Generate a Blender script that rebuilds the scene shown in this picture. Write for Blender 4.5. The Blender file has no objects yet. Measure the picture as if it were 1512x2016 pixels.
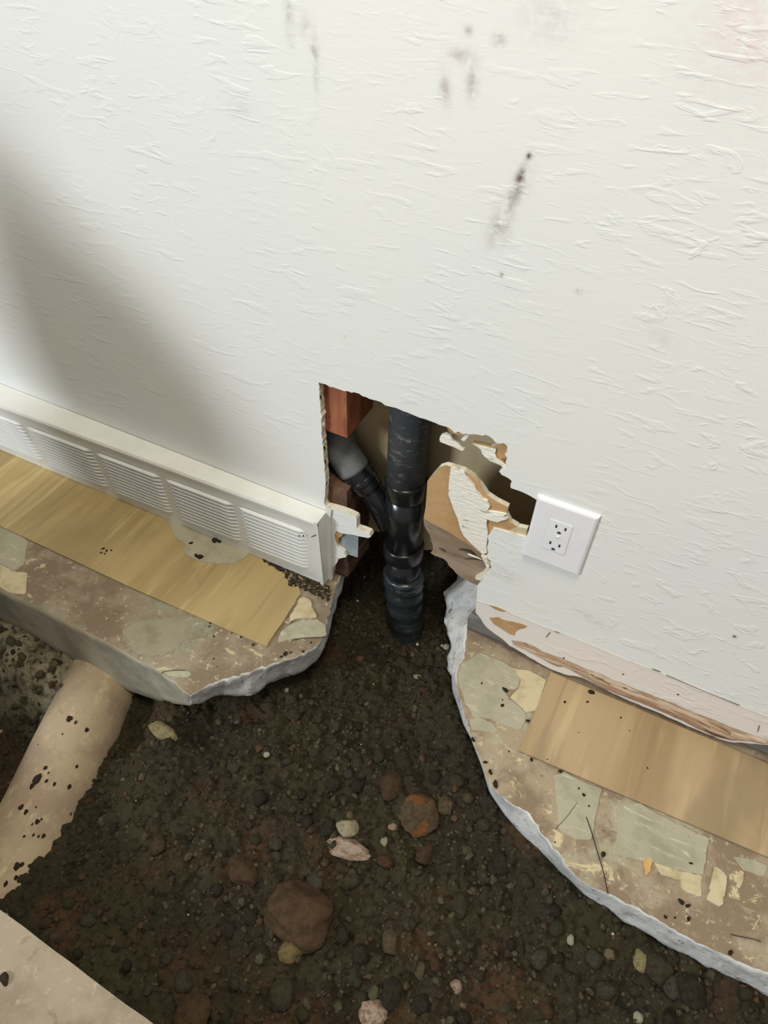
import bpy, bmesh, math, random
import numpy as np
from mathutils import Vector, Matrix

random.seed(7)
rng = np.random.default_rng(11)
scene = bpy.context.scene
COL = scene.collection

# ------------------------------------------------------------------ camera
F = 1400.0; CX, CY = 756.0, 1008.0          # focal length in pixels of the 1512 x 2016 frame
CAM_D, CAM_H = 0.74, 1.09                   # metres from the wall, metres above the slab
def _n(v): return v / np.linalg.norm(v)
_down = _n(np.array([700 - CX, 2350 - CY, F]))
_left = np.array([-3500 - CX, -600 - CY, F]); _left = _n(_left - _down * _left.dot(_down))
RX, RZ = -_left, -_down
RY = np.cross(RZ, RX)
RM = np.array([RX, RY, RZ])                 # camera (x right, y down, z forward) -> world
cam_d = bpy.data.cameras.new('camera'); cam = bpy.data.objects.new('camera', cam_d); COL.objects.link(cam)
right = RM @ np.array([1., 0, 0]); up = RM @ np.array([0, -1., 0]); back = RM @ np.array([0, 0, -1.])
m = Matrix.Identity(4)
for i in range(3):
    m[i][0], m[i][1], m[i][2] = right[i], up[i], back[i]
m[0][3], m[1][3], m[2][3] = 0, -CAM_D, CAM_H
cam.matrix_world = m
cam_d.sensor_fit = 'VERTICAL'; cam_d.sensor_height = 24.0; cam_d.lens = F / 2016 * 24.0
cam_d.clip_start = 0.01
scene.camera = cam

# ------------------------------------------------------------------ world, lights, exposure
w = bpy.data.worlds.new('world'); scene.world = w; w.use_nodes = True
bg = w.node_tree.nodes['Background']; bg.inputs[0].default_value = (1.0, 0.985, 0.94, 1); bg.inputs[1].default_value = 0.34
def area(name, loc, target, size, power, color, sy=None):
    d = bpy.data.lights.new(name, 'AREA'); d.energy = power; d.color = color; d.size = size
    if sy: d.shape = 'RECTANGLE'; d.size_y = sy
    o = bpy.data.objects.new(name, d); COL.objects.link(o); o.location = loc
    o.rotation_euler = (Vector(target) - Vector(loc)).to_track_quat('-Z', 'Y').to_euler()
    return o
area('window_light', (-2.7, -3.7, 2.3), (-0.2, 0, 0.6), 1.0, 138, (0.88, 0.955, 1.0), 0.9)
area('ceiling_light', (-0.1, -0.62, 2.5), (-0.15, -0.3, 0), 0.6, 30, (1.0, 0.92, 0.72))
scene.view_settings.view_transform = 'Standard'; scene.view_settings.look = 'None'
scene.view_settings.exposure = -0.04; scene.view_settings.gamma = 1.0
scene.view_settings.use_curve_mapping = False

# ------------------------------------------------------------------ helpers
def ray(p): return RM @ np.array([(p[0] - CX) / F, (p[1] - CY) / F, 1.0])
def W(p, y=0.0):                            # photo point -> point on a plane parallel to the wall
    r = ray(p); t = (CAM_D + y) / r[1]; return Vector((r[0] * t, y, r[2] * t + CAM_H))
def G(p, z=0.0):                            # photo point -> point on a level plane
    r = ray(p); t = (z - CAM_H) / r[2]; return Vector((r[0] * t, r[1] * t - CAM_D, z))
def depth(P): return float((RM.T @ (np.array(P) - np.array([0, -CAM_D, CAM_H])))[2])
def crop(o, s, pts): return [(o[0] + s * x, o[1] + s * y) for x, y in pts]

def obj(name, me, mats, parent=None, smooth=False):
    if isinstance(me, bmesh.types.BMesh):
        b = me; me = bpy.data.meshes.new(name); b.to_mesh(me); b.free()
    for mt in (mats if isinstance(mats, (list, tuple)) else [mats]):
        me.materials.append(mt)
    if smooth:
        me.polygons.foreach_set('use_smooth', [True] * len(me.polygons))
    o = bpy.data.objects.new(name, me); COL.objects.link(o)
    if parent: o.parent = parent
    return o
def tag(o, label=None, cat=None, group=None, kind=None):
    if label: o['label'] = label
    if cat: o['category'] = cat
    if group: o['group'] = group
    if kind: o['kind'] = kind
    return o
def empty(name, loc=(0, 0, 0)):
    o = bpy.data.objects.new(name, None); o.empty_display_size = 0.05; COL.objects.link(o); o.location = loc; return o
def keep(o, parent):                        # parent an object whose mesh is already in world space
    o.parent = parent; o.location = -parent.location; return o

def cdt_fill(p2):
    from mathutils.geometry import delaunay_2d_cdt
    n = len(p2)
    v, e, f, *_ = delaunay_2d_cdt([Vector(p) for p in p2], [], [list(range(n))], 1, 1e-6)
    out = []
    for t in f:                             # counter-clockwise triangles
        A = sum(v[t[i]].x * v[t[(i + 1) % len(t)]].y - v[t[(i + 1) % len(t)]].x * v[t[i]].y for i in range(len(t)))
        out.append(list(t) if A > 0 else list(t)[::-1])
    return v, e, out
def poly_plate(pts, normal, thick, jitter=0.0, inner=None):
    """flat polygon (3-D points, in order) extruded by thick along normal; face 0 = front material, sides = slot 1 if present"""
    b = bmesh.new(); n = Vector(normal).normalized()
    pts = [Vector(p) for p in pts]; o0 = pts[0]
    e1 = (Vector((1, 0, 0)) - n * n.x).normalized(); e2 = n.cross(e1)
    vs, _e, fs = cdt_fill([((p - o0).dot(e1), (p - o0).dot(e2)) for p in pts])
    off = o0.dot(n); P0 = [o0 + e1 * v[0] + e2 * v[1] for v in vs]
    a = [b.verts.new(p) for p in P0]; c = [b.verts.new(p + n * thick) for p in P0]
    cnt = {}
    for t in fs:
        b.faces.new([a[i] for i in t[::-1]]); b.faces.new([c[i] for i in t])
        for i in range(len(t)):
            k = (t[i], t[(i + 1) % len(t)]); cnt[k] = cnt.get(k, 0) + 1
    for (i, j) in cnt:
        if (j, i) not in cnt:
            q = b.faces.new((a[i], a[j], c[j], c[i])); q.material_index = 1
    return b
def resample(pts, n):
    P = np.array([list(p) for p in pts], float)
    d = np.r_[0, np.cumsum(np.linalg.norm(np.diff(P, axis=0), axis=1))]
    t = np.linspace(0, d[-1], n)
    return np.stack([np.interp(t, d, P[:, k]) for k in range(P.shape[1])], 1)
def rough_line(pts, step, amp, axes=(0, 1)):  # resample a polyline and roughen it
    P = np.array([list(p) for p in pts], float)
    L = np.linalg.norm(np.diff(P, axis=0), axis=1).sum()
    Q = resample(pts, max(3, int(L / step)))
    for a in axes: Q[1:-1, a] += rng.normal(0, amp, len(Q) - 2)
    return [Vector(q) for q in Q]
def box_bm(b, lo, hi, mi=0):
    r = bmesh.ops.create_cube(b, size=1.0)
    for v in r['verts']:
        v.co = Vector([lo[k] + (v.co[k] + 0.5) * (hi[k] - lo[k]) for k in range(3)])
    for f in {f for v in r['verts'] for f in v.link_faces}: f.material_index = mi
    return r['verts']
def bev(b, w, seg=2):
    bmesh.ops.bevel(b, geom=list(b.edges), offset=w, segments=seg, affect='EDGES', profile=0.5)
def tube(path, radii, seg=32, cap=True, ripple=None):
    b = bmesh.new(); P = [Vector(p) for p in path]; rings = []
    prev = None
    for i, p in enumerate(P):
        t = (P[min(i + 1, len(P) - 1)] - P[max(i - 1, 0)]).normalized()
        if prev is None:
            u = t.orthogonal().normalized()
        else:
            u = (prev - t * prev.dot(t)).normalized()
        prev = u; v = t.cross(u)
        ring = []
        for k in range(seg):
            a = 2 * math.pi * k / seg
            r = radii[i] if not ripple else radii[i] + ripple(i, a)
            ring.append(b.verts.new(p + (u * math.cos(a) + v * math.sin(a)) * r))
        rings.append(ring)
    for i in range(len(rings) - 1):
        for k in range(seg):
            b.faces.new((rings[i][k], rings[i][(k + 1) % seg], rings[i + 1][(k + 1) % seg], rings[i + 1][k]))
    if cap:
        b.faces.new(rings[0][::-1]); b.faces.new(rings[-1])
    bmesh.ops.recalc_face_normals(b, faces=b.faces)
    return b
def smooth_path(pts, n):
    P = [Vector(p) for p in pts]; out = []
    for s in range(n):
        t = s / (n - 1) * (len(P) - 1); i = min(int(t), len(P) - 2); u = t - i
        p0, p1, p2, p3 = P[max(i - 1, 0)], P[i], P[i + 1], P[min(i + 2, len(P) - 1)]
        out.append(0.5 * ((2 * p1) + (p2 - p0) * u + (2 * p0 - 5 * p1 + 4 * p2 - p3) * u * u + (3 * p1 - p0 - 3 * p2 + p3) * u ** 3))
    return out

# numpy noise
def _hash(ix, iy, s):
    h = (ix.astype(np.int64) * 374761393 + iy.astype(np.int64) * 668265263 + s * 1442695041) & 0xffffffff
    h = ((h ^ (h >> 13)) * 1274126177) & 0xffffffff
    return ((h ^ (h >> 16)) & 0xffff) / 65535.0
def vnoise(x, y, s):
    ix, iy = np.floor(x), np.floor(y); fx, fy = x - ix, y - iy
    fx, fy = fx * fx * (3 - 2 * fx), fy * fy * (3 - 2 * fy)
    a, b_, c, d = _hash(ix, iy, s), _hash(ix + 1, iy, s), _hash(ix, iy + 1, s), _hash(ix + 1, iy + 1, s)
    return (a * (1 - fx) + b_ * fx) * (1 - fy) + (c * (1 - fx) + d * fx) * fy - 0.5
def clods(x, y, s):                          # rounded lumps: 1 at a lump's centre, 0 at the joints
    ix, iy = np.floor(x), np.floor(y); best = np.full(x.shape, 9.0); hv = np.zeros(x.shape)
    for dx in (-1, 0, 1):
        for dy in (-1, 0, 1):
            jx, jy = ix + dx, iy + dy
            px, py = jx + _hash(jx, jy, s), jy + _hash(jx, jy, s + 5)
            d = (x - px) ** 2 + (y - py) ** 2
            h = _hash(jx, jy, s + 9); mk = d < best
            best = np.where(mk, d, best); hv = np.where(mk, h, hv)
    return np.sqrt(np.clip(1 - best * 1.1, 0, 1)) * (0.35 + 0.65 * hv)

# ------------------------------------------------------------------ materials
def lin(c): return tuple(((v / 255) / 12.92 if v / 255 <= 0.04045 else ((v / 255 + 0.055) / 1.055) ** 2.4) for v in c) + (1.0,)
class Mat:
    def __init__(s, name, color, rough=0.8, spec=0.3, metal=0.0):
        s.m = bpy.data.materials.new(name); s.m.use_nodes = True; s.t = s.m.node_tree
        s.b = s.t.nodes['Principled BSDF']; s.b.inputs['Roughness'].default_value = rough
        s.b.inputs['Specular IOR Level'].default_value = spec; s.b.inputs['Metallic'].default_value = metal
        s.b.inputs['Base Color'].default_value = color; s.col = None; s.c0 = color; s.nrm = None
        s.co = s.t.nodes.new('ShaderNodeTexCoord')
    def new(s, typ, **k):
        n = s.t.nodes.new(typ)
        for a, v in k.items():
            if hasattr(n, a): setattr(n, a, v)
            else: n.inputs[a].default_value = v
        return n
    def link(s, a, b): s.t.links.new(a, b)
    def vec(s, scale=(1, 1, 1), rot=(0, 0, 0), src='Object'):
        mp = s.new('ShaderNodeMapping'); mp.inputs['Scale'].default_value = scale; mp.inputs['Rotation'].default_value = rot
        s.link(s.co.outputs[src], mp.inputs['Vector']); return mp.outputs['Vector']
    def noise(s, scale, detail=4, rough=0.6, stretch=(1, 1, 1), rot=(0, 0, 0), dist=0.0):
        n = s.new('ShaderNodeTexNoise'); n.inputs['Scale'].default_value = scale; n.inputs['Detail'].default_value = detail
        n.inputs['Roughness'].default_value = rough; n.inputs['Distortion'].default_value = dist
        s.link(s.vec(stretch, rot), n.inputs['Vector']); return n.outputs['Fac']
    def ramp(s, fac, lo, hi):
        r = s.new('ShaderNodeMapRange'); r.inputs['From Min'].default_value = lo; r.inputs['From Max'].default_value = hi
        r.interpolation_type = 'SMOOTHSTEP'; s.link(fac, r.inputs['Value']); return r.outputs['Result']
    def math(s, op, a, b=None):
        n = s.new('ShaderNodeMath', operation=op)
        for i, v in enumerate((a, b)):
            if v is None: continue
            if hasattr(v, 'links'): s.link(v, n.inputs[i])
            else: n.inputs[i].default_value = v
        return n.outputs[0]
    def mix(s, fac, color):                   # lay color over what is there, where fac
        n = s.new('ShaderNodeMix', data_type='RGBA')
        if hasattr(fac, 'links'): s.link(fac, n.inputs['Factor'])
        else: n.inputs['Factor'].default_value = fac
        if s.col is None: n.inputs['A'].default_value = s.c0
        else: s.link(s.col, n.inputs['A'])
        if hasattr(color, 'links'): s.link(color, n.inputs['B'])
        else: n.inputs['B'].default_value = color
        s.col = n.outputs['Result']; s.link(s.col, s.b.inputs['Base Color']); return s
    def bump(s, h, dist, strength=1.0):
        n = s.new('ShaderNodeBump'); n.inputs['Distance'].default_value = dist; n.inputs['Strength'].default_value = strength
        s.link(h, n.inputs['Height'])
        if s.nrm is not None: s.link(s.nrm, n.inputs['Normal'])
        s.nrm = n.outputs['Normal']; s.link(s.nrm, s.b.inputs['Normal']); return s
    def sep(s):
        n = s.new('ShaderNodeSeparateXYZ'); s.link(s.co.outputs['Object'], n.inputs[0]); return n.outputs
    def spot(s, P, rx, rz, ang=0.0, breakup=60.0):   # soft stain of its own shape round P on the wall
        xyz = s.sep()
        dx = s.math('SUBTRACT', xyz['X'], P.x); dz = s.math('SUBTRACT', xyz['Z'], P.z)
        ca, sa = math.cos(ang), math.sin(ang)
        u = s.math('DIVIDE', s.math('ADD', s.math('MULTIPLY', dx, ca), s.math('MULTIPLY', dz, sa)), rx)
        v = s.math('DIVIDE', s.math('SUBTRACT', s.math('MULTIPLY', dz, ca), s.math('MULTIPLY', dx, sa)), rz)
        d = s.math('ADD', s.math('MULTIPLY', u, u), s.math('MULTIPLY', v, v))
        g = s.math('POWER', 2.718, s.math('MULTIPLY', d, -1.0))
        return s.math('MULTIPLY', g, s.ramp(s.noise(breakup, 3), 0.30, 0.62))

M = {}
# painted wall with a trowelled texture
mw = Mat('wall_paint', (0.80, 0.80, 0.775, 1), 0.55, 0.25)
mw.mix(mw.ramp(mw.noise(3.0, 3), 0.35, 0.7), (0.78, 0.785, 0.775, 1))
stains = [((569, 30), .006, .022, 0, .20, (80, 75, 78)), ((600, 48), .007, .010, 0, .14, (70, 70, 70)), ((621, 125), .004, .028, 0, .20, (110, 110, 105)),
          ((618, 98), .006, .006, 0, .16, (100, 100, 95)), ((907, 110), .012, .006, 0, .25, (140, 95, 98)), ((922, 62), .004, .005, 0, .3, (90, 90, 85)),
          ((982, 79), .006, .005, 0, .32, (95, 95, 92)), ((876, 176), .006, .014, .2, .28, (135, 98, 100)), ((930, 160), .006, .016, .1, .30, (115, 116, 112)),
          ((1023, 352), .0045, .013, -.25, .62, (95, 72, 68)), ((1014, 385), .006, .018, -.35, .30, (150, 140, 135)), ((983, 455), .012, .018, -.2, .22, (150, 150, 140)),
          ((1042, 308), .0030, .0035, 0, .7, (60, 62, 55)), ((1000, 410), .010, .04, -.35, .20, (140, 135, 120)), ((1304, 665), .02, .008, -.5, .10, (150, 150, 150)),
          ((1140, 575), .004, .004, 0, .3, (110, 105, 100)), ((987, 541), .003, .003, 0, .4, (100, 100, 90)), ((677, 664), .003, .003, 0, .35, (100, 100, 90)),
          ((1445, 1253), .003, .003, 0, .8, (70, 65, 65)), ((1160, 1215), .03, .01, -.2, .12, (130, 130, 135)), ((990, 1130), .03, .016, 0, .16, (160, 155, 140)),
          ((1500, 90), .06, .07, 0, .16, (226, 196, 196)), ((1460, 35), .04, .04, 0, .14, (226, 196, 196)), ((1080, 30), .03, .02, 0, .12, (150, 140, 145)), ((470, 215), .02, .01, 0, .10, (140, 140, 145))]
for p, rx, rz, an, k, c in stains:
    mw.mix(mw.math('MULTIPLY', mw.spot(W(p), rx, rz, an, 90.0), k * 1.6), lin(c))
# strip once hidden by a baseboard: bare and slightly pink
xyz = mw.sep()
band = mw.math('MULTIPLY', mw.math('LESS_THAN', xyz['Z'], 0.112), mw.math('GREATER_THAN', xyz['X'], -0.24))
mw.mix(mw.math('MULTIPLY', band, 0.9), (0.76, 0.70, 0.655, 1))
T_ = (0, 0.33, 0)
rt_ = mw.ramp(xyz['X'], -0.25, 0.15)                                   # coarser trowel marks towards the right
h1 = mw.ramp(mw.noise(48, 3, 0.5, (0.42, 1, 1.7), T_, 0.7), 0.53, 0.68)
h3 = mw.ramp(mw.noise(34, 4, 0.55, (0.55, 1, 1.25), T_, 1.0), 0.55, 0.67)
h4 = mw.noise(120, 3, 0.5, (0.35, 1, 1.5), T_, 0.4)
m1 = mw.ramp(mw.noise(6.0, 3), 0.36, 0.62); m2 = mw.ramp(mw.noise(5.0, 3, .5, (1, 1, 1), (1, 0, 0)), 0.42, 0.6)
hA = mw.math('MULTIPLY', mw.math('MULTIPLY', h1, m1), 0.62)
hB = mw.math('MULTIPLY', mw.math('MULTIPLY', h3, m2), mw.math('ADD', mw.math('MULTIPLY', rt_, 0.85), 0.25))
hh_ = mw.math('ADD', mw.math('ADD', hA, hB), mw.math('MULTIPLY', h4, 0.22))
mw.bump(hh_, 0.0015, 0.42)
M['wall'] = mw.m
g = Mat('gypsum', lin((226, 220, 205)), 0.95, 0.1)
g.mix(g.ramp(g.noise(60, 4), 0.5, 0.72), lin((198, 180, 152))); g.bump(g.noise(140, 4), 0.002, 0.8); M['gypsum'] = g.m
g = Mat('gypsum_torn', lin((236, 232, 222)), 0.95, 0.1)
g.mix(g.ramp(g.noise(70, 3, 0.5, (0.6, 1, 2)), 0.62, 0.7), lin((170, 158, 140))); g.bump(g.noise(110, 4, .6, (0.5, 1, 2.2)), 0.003, 0.8); M['gypsum_torn'] = g.m
k = Mat('kraft_paper', lin((190, 154, 112)), 0.85, 0.15)
k.mix(k.ramp(k.noise(14, 4), 0.4, 0.7), lin((170, 130, 86))); k.mix(k.math('MULTIPLY', k.ramp(k.noise(60, 3, .6, (.4, 1, 2)), .6, .75), .4), lin((215, 190, 155)))
k.bump(k.noise(50, 3), 0.0015, 0.6); M['kraft'] = k.m
k = Mat('drywall_back_paper', lin((190, 174, 142)), 0.9, 0.1); k.mix(k.ramp(k.noise(9, 4), .4, .7), lin((174, 156, 122))); M['back_paper'] = k.m
k = Mat('torn_brown_paper', lin((168, 138, 112)), 0.9, 0.1)
k.mix(k.ramp(k.noise(26, 5, .6, (.45, 1, 2.4), (0, -.05, 0), .6), .45, .58), lin((205, 182, 158)))
k.mix(k.ramp(k.noise(34, 4, .6, (.5, 1, 2), (0, 0, 0), .8), .60, .68), lin((92, 70, 60)))
k.bump(k.noise(60, 4, .6, (.5, 1, 2)), .004, .9); M['torn'] = k.m
# wood
def wood(name, a, b_, c, stretch, sc=22, rough=0.75):
    k = Mat(name, lin(a), rough, 0.2)
    k.mix(k.ramp(k.noise(sc, 5, .6, stretch, (0, 0, 0), .5), .38, .62), lin(b_))
    k.mix(k.math('MULTIPLY', k.ramp(k.noise(sc * 2.2, 4, .6, stretch), .56, .70), .7), lin(c))
    k.bump(k.noise(sc * 3, 3, .5, stretch), .0006, .5); return k
M['stud'] = wood('stained_stud', (168, 108, 78), (142, 84, 60), (104, 66, 52), (1.5, 1.5, .25)).m
M['plate'] = wood('weathered_plate', (158, 140, 120), (140, 120, 100), (112, 94, 78), (.35, 1.5, 1.3), 24).m
M['plate_grey'] = wood('grey_plate', (132, 126, 120), (112, 106, 102), (156, 150, 144), (.25, 1.5, 1.5), 26).m
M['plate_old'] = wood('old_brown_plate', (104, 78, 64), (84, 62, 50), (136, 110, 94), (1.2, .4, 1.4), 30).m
def plywood(name, a, b_, c, dark, rz):
    k = Mat(name, lin(a), .55, .3)
    k.mix(k.ramp(k.noise(9, 4, .55, (1, .13, 1), (0, 0, rz), .4), .40, .62), lin(b_))
    k.mix(k.math('MULTIPLY', k.ramp(k.noise(34, 4, .6, (1, .09, 1), (0, 0, rz), .3), .55, .68), .6), lin(c))
    k.mix(k.math('MULTIPLY', k.ramp(k.noise(5, 4, .6, (1, .5, 1), (0, 0, rz), .6), .50, .68), .55), lin(dark))
    k.mix(k.math('MULTIPLY', k.ramp(k.noise(70, 2, .5, (1, .05, 1), (0, 0, rz)), .62, .7), .35), lin(dark))
    k.bump(k.noise(60, 3, .5, (1, .1, 1), (0, 0, rz)), .0004, .4); return k.m
M['ply_left'] = plywood('plywood_yellow', (182, 160, 114), (164, 142, 100), (204, 184, 134), (136, 122, 88), .42)
M['ply_right'] = plywood('plywood_tan', (178, 154, 120), (158, 134, 100), (196, 174, 136), (134, 118, 92), .12)
# concrete
def slab_top(name, base, brown, green, cream):
    k = Mat(name, lin(base), .85, .2)
    k.mix(k.ramp(k.noise(8, 5, .65), .42, .56), lin(brown))
    k.mix(k.math('MULTIPLY', k.ramp(k.noise(5.5, 5, .7, (1, 1, 1), (0, 0, .4)), .53, .62), .75), lin(green))
    k.mix(k.ramp(k.noise(17, 6, .7, (.8, 1.4, 1), (0, 0, .2), .6), .60, .66), lin(cream))
    k.mix(k.math('MULTIPLY', k.ramp(k.noise(80, 4, .7), .57, .68), .7), lin((204, 192, 166)))
    k.mix(k.math('MULTIPLY', k.ramp(k.noise(30, 5, .7, (.5, 2.2, 1), (0, 0, .5)), .60, .68), .6), lin(green))
    k.mix(k.math('MULTIPLY', k.ramp(k.noise(55, 4, .7, (1, 1, 1), (1, 0, 0)), .62, .72), .55), lin((84, 74, 62)))
    k.mix(k.math('MULTIPLY', k.ramp(k.noise(240, 2, .6), .66, .74), .6), lin((70, 64, 56)))
    k.bump(k.noise(45, 6, .7), .0025, .6); k.bump(k.noise(260, 2), .0005, .5); return k.m
M['slab_left'] = slab_top('slab_left_top', (150, 136, 118), (128, 112, 94), (150, 150, 130), (190, 178, 140))
M['slab_right'] = slab_top('slab_right_top', (164, 148, 126), (136, 118, 98), (170, 164, 142), (204, 188, 150))
k = Mat('slab_near_top', lin((158, 144, 126)), .85, .2)
k.mix(k.ramp(k.noise(10, 5, .65), .42, .62), lin((138, 124, 108))); k.mix(k.math('MULTIPLY', k.ramp(k.noise(60, 5, .7), .56, .68), .6), lin((182, 170, 150)))
k.mix(k.math('MULTIPLY', k.ramp(k.noise(24, 4, .6), .62, .70), .4), lin((96, 88, 80))); k.bump(k.noise(90, 5, .7), .001, .6); M['slab_near'] = k.m
k = Mat('concrete_broken', lin((224, 222, 220)), .9, .2)
k.mix(k.ramp(k.noise(20, 5, .7), .45, .65), lin((190, 188, 184))); k.mix(k.math('MULTIPLY', k.ramp(k.noise(55, 4, .7), .60, .68), .7), lin((96, 90, 82)))
k.bump(k.noise(60, 6, .7), .005, .9); M['broken'] = k.m
k = Mat('concrete_sawn', lin((180, 172, 152)), .85, .2)
k.mix(k.ramp(k.noise(12, 5, .6), .4, .65), lin((150, 144, 128))); k.mix(k.math('MULTIPLY', k.ramp(k.noise(70, 4, .7), .62, .7), .5), lin((120, 112, 98)))
k.bump(k.noise(90, 4), .0012, .6); M['sawn'] = k.m
def plain(name, c, c2, rough=.8, sc=40, bd=.001, spec=.3, lo=.42, hi=.66):
    k = Mat(name, lin(c), rough, spec); k.mix(k.ramp(k.noise(sc, 5, .65), lo, hi), lin(c2)); k.bump(k.noise(sc * 2.5, 4), bd, .6); return k.m
M['tile_green'] = plain('old_tile_green', (178, 172, 150), (160, 156, 132), .6, 16, .0008)
kg_ = Mat('old_tile_green', lin((168, 163, 143)), .6, .3)
kg_.mix(kg_.ramp(kg_.noise(16, 5, .65), .42, .66), lin((150, 147, 126)))
kg_.mix(kg_.math('MULTIPLY', kg_.ramp(kg_.noise(34, 5, .7, (.5, 2.4, 1), (0, 0, .4), .5), .56, .68), .7), lin((204, 198, 176)))
kg_.mix(kg_.math('MULTIPLY', kg_.ramp(kg_.noise(90, 4, .7), .62, .72), .6), lin((128, 118, 98))); kg_.bump(kg_.noise(60, 4), .0008, .6); M['tile_green'] = kg_.m
M['tile_faint'] = plain('old_tile_faint', (150, 144, 124), (134, 126, 106), .7, 24, .0015)
M['tile_cream'] = plain('old_tile_cream', (198, 184, 152), (174, 156, 122), .7, 30, .001)
M['tile_edge'] = plain('old_tile_edge', (214, 206, 186), (192, 182, 158), .8)
M['tile_orange'] = plain('tile_orange', (204, 164, 108), (190, 148, 96), .7)
M['cement'] = plain('cement_smear', (176, 170, 150), (160, 154, 134), .7, 25, .0012)
# soil
def soil_mat(name, dark, olive, rust, pale):
    k = Mat(name, lin(dark), .95, .1)
    k.mix(k.ramp(k.noise(7, 4, .6), .40, .62), lin(olive))
    k.mix(k.ramp(k.noise(5.2, 5, .65, (1, 1, 1), (0, 0, 1)), .52, .64), lin(rust))
    q_ = k.sep()
    dry = k.math('MULTIPLY', k.math('MULTIPLY', k.ramp(q_['Y'], -.46, -.40), k.ramp(q_['X'], -.80, -.86)), k.ramp(k.noise(30, 4), .30, .62))
    k.mix(dry, lin((150, 142, 120)))                                   # dry earth bank under the left slab
    k.mix(k.math('MULTIPLY', k.ramp(k.noise(120, 3, .6), .60, .70), .6), lin(pale))
    k.mix(k.math('MULTIPLY', k.ramp(k.noise(90, 4, .6, (1, 1, 1), (1, 1, 0)), .54, .68), .7), lin((22, 18, 13)))
    k.bump(k.noise(180, 5, .7), .004, 1.0); return k.m
M['soil'] = soil_mat('soil', (56, 50, 39), (62, 57, 41), (76, 58, 43), (92, 84, 66))
def stone_mat(name, a, b_, rough=.9):      # the stones' meshes are unit-sized, so the scale is per stone
    k = Mat(name, lin(a), rough, .15); k.mix(k.ramp(k.noise(2.6, 5, .7), .40, .62), lin(b_))
    k.mix(k.math('MULTIPLY', k.ramp(k.noise(5, 5, .7, (1, 1, 1), (1, 0, 1)), .55, .68), .6), lin((58, 50, 38)))
    k.bump(k.noise(7, 5, .75), .006, .8); return k.m
STONES = [stone_mat('stone_olive', (72, 66, 50), (56, 51, 38)), stone_mat('stone_dark', (58, 53, 42), (45, 40, 32)), stone_mat('stone_brown', (80, 66, 50), (64, 51, 38)),
          stone_mat('stone_grey', (78, 73, 60), (62, 57, 46)), stone_mat('stone_tan', (98, 86, 66), (78, 67, 50)), stone_mat('stone_rust', (90, 66, 48), (70, 52, 38))]
M['pale_stone'] = stone_mat('stone_pale', (176, 164, 138), (150, 138, 112))
M['pink_stone'] = stone_mat('stone_pink', (186, 164, 146), (140, 112, 94))
M['rust_rock'] = stone_mat('rock_rust', (84, 64, 48), (66, 52, 38))
M['ochre_stone'] = stone_mat('stone_ochre', (128, 112, 74), (104, 90, 58))
M['white_stone'] = stone_mat('stone_white', (196, 188, 168), (170, 160, 138))
ko = Mat('rock_orange', lin((92, 78, 62)), .9, .15); ko.mix(ko.ramp(ko.noise(3, 5, .7), .42, .62), lin((72, 60, 46))); ko.mix(ko.math('MULTIPLY', ko.ramp(ko.noise(1.3, 4, .6, (1, 1, 1), (2, 0, 1)), .50, .60), .8), lin((130, 84, 46))); ko.bump(ko.noise(7, 5, .75), .006, .8); M['orange_rock'] = ko.m
M['flake'] = stone_mat('stone_flake', (160, 146, 110), (132, 116, 84))
M['crumb'] = stone_mat('soil_crumb', (76, 64, 48), (52, 43, 32))
# pipes, plastics, metal
k = Mat('pipe_black_scuffed', lin((62, 65, 69)), .48, .4)
k.mix(k.math('MULTIPLY', k.ramp(k.noise(40, 5, .7, (1, 1, 2.4)), .54, .66), .7), lin((120, 122, 124)))
k.mix(k.math('MULTIPLY', k.ramp(k.noise(16, 5, .7), .62, .70), .5), lin((150, 146, 134))); k.bump(k.noise(120, 3), .0004, .4); M['pipe'] = k.m
k = Mat('fitting_black_gloss', lin((26, 27, 30)), .22, .5)
k.mix(k.math('MULTIPLY', k.ramp(k.noise(26, 5, .7), .60, .70), .5), lin((92, 92, 94))); k.bump(k.noise(70, 3), .0006, .4); M['gloss'] = k.m
k = Mat('tape_black_wrap', lin((42, 47, 50)), .25, .5)
k.mix(k.math('MULTIPLY', k.ramp(k.noise(24, 5, .7, (1, 1, 2)), .54, .68), .5), lin((98, 100, 102))); k.bump(k.noise(45, 4, .6, (.6, .6, 3)), .0025, .6); M['tape'] = k.m
k = Mat('elbow_grey', lin((116, 118, 120)), .5, .35); k.mix(k.ramp(k.noise(30, 5, .7), .5, .66), lin((88, 90, 94))); k.mix(k.math('MULTIPLY', k.ramp(k.noise(22, 4, .7), .62, .7), .5), lin((150, 140, 122))); M['elbow'] = k.m
k = Mat('clay_pipe', lin((172, 153, 128)), .85, .2)
k.mix(k.ramp(k.noise(12, 5, .65), .42, .62), lin((156, 136, 116))); k.mix(k.math('MULTIPLY', k.ramp(k.noise(36, 5, .7, (1, .5, 1)), .52, .66), .7), lin((194, 178, 146)))
k.mix(k.math('MULTIPLY', k.ramp(k.noise(60, 4, .7), .64, .72), .5), lin((120, 100, 78))); k.bump(k.noise(120, 5, .7), .0012, .7); M['clay'] = k.m
M['register'] = plain('register_enamel', (228, 228, 224), (222, 222, 217), .45, 20, .0002, .4)
M['register_dark'] = plain('register_slot', (120, 118, 110), (105, 104, 98), .7)
M['white_plastic'] = plain('white_plastic', (236, 235, 240), (232, 231, 236), .3, 20, .0001, .45)
M['slot'] = plain('outlet_slot', (66, 62, 64), (50, 48, 50), .6)
M['galv'] = plain('galvanised_steel', (158, 166, 172), (136, 146, 152), .5, 30, .0006, .5)
M['dark'] = plain('black_rubber', (20, 20, 22), (28, 28, 30), .5)
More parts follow.
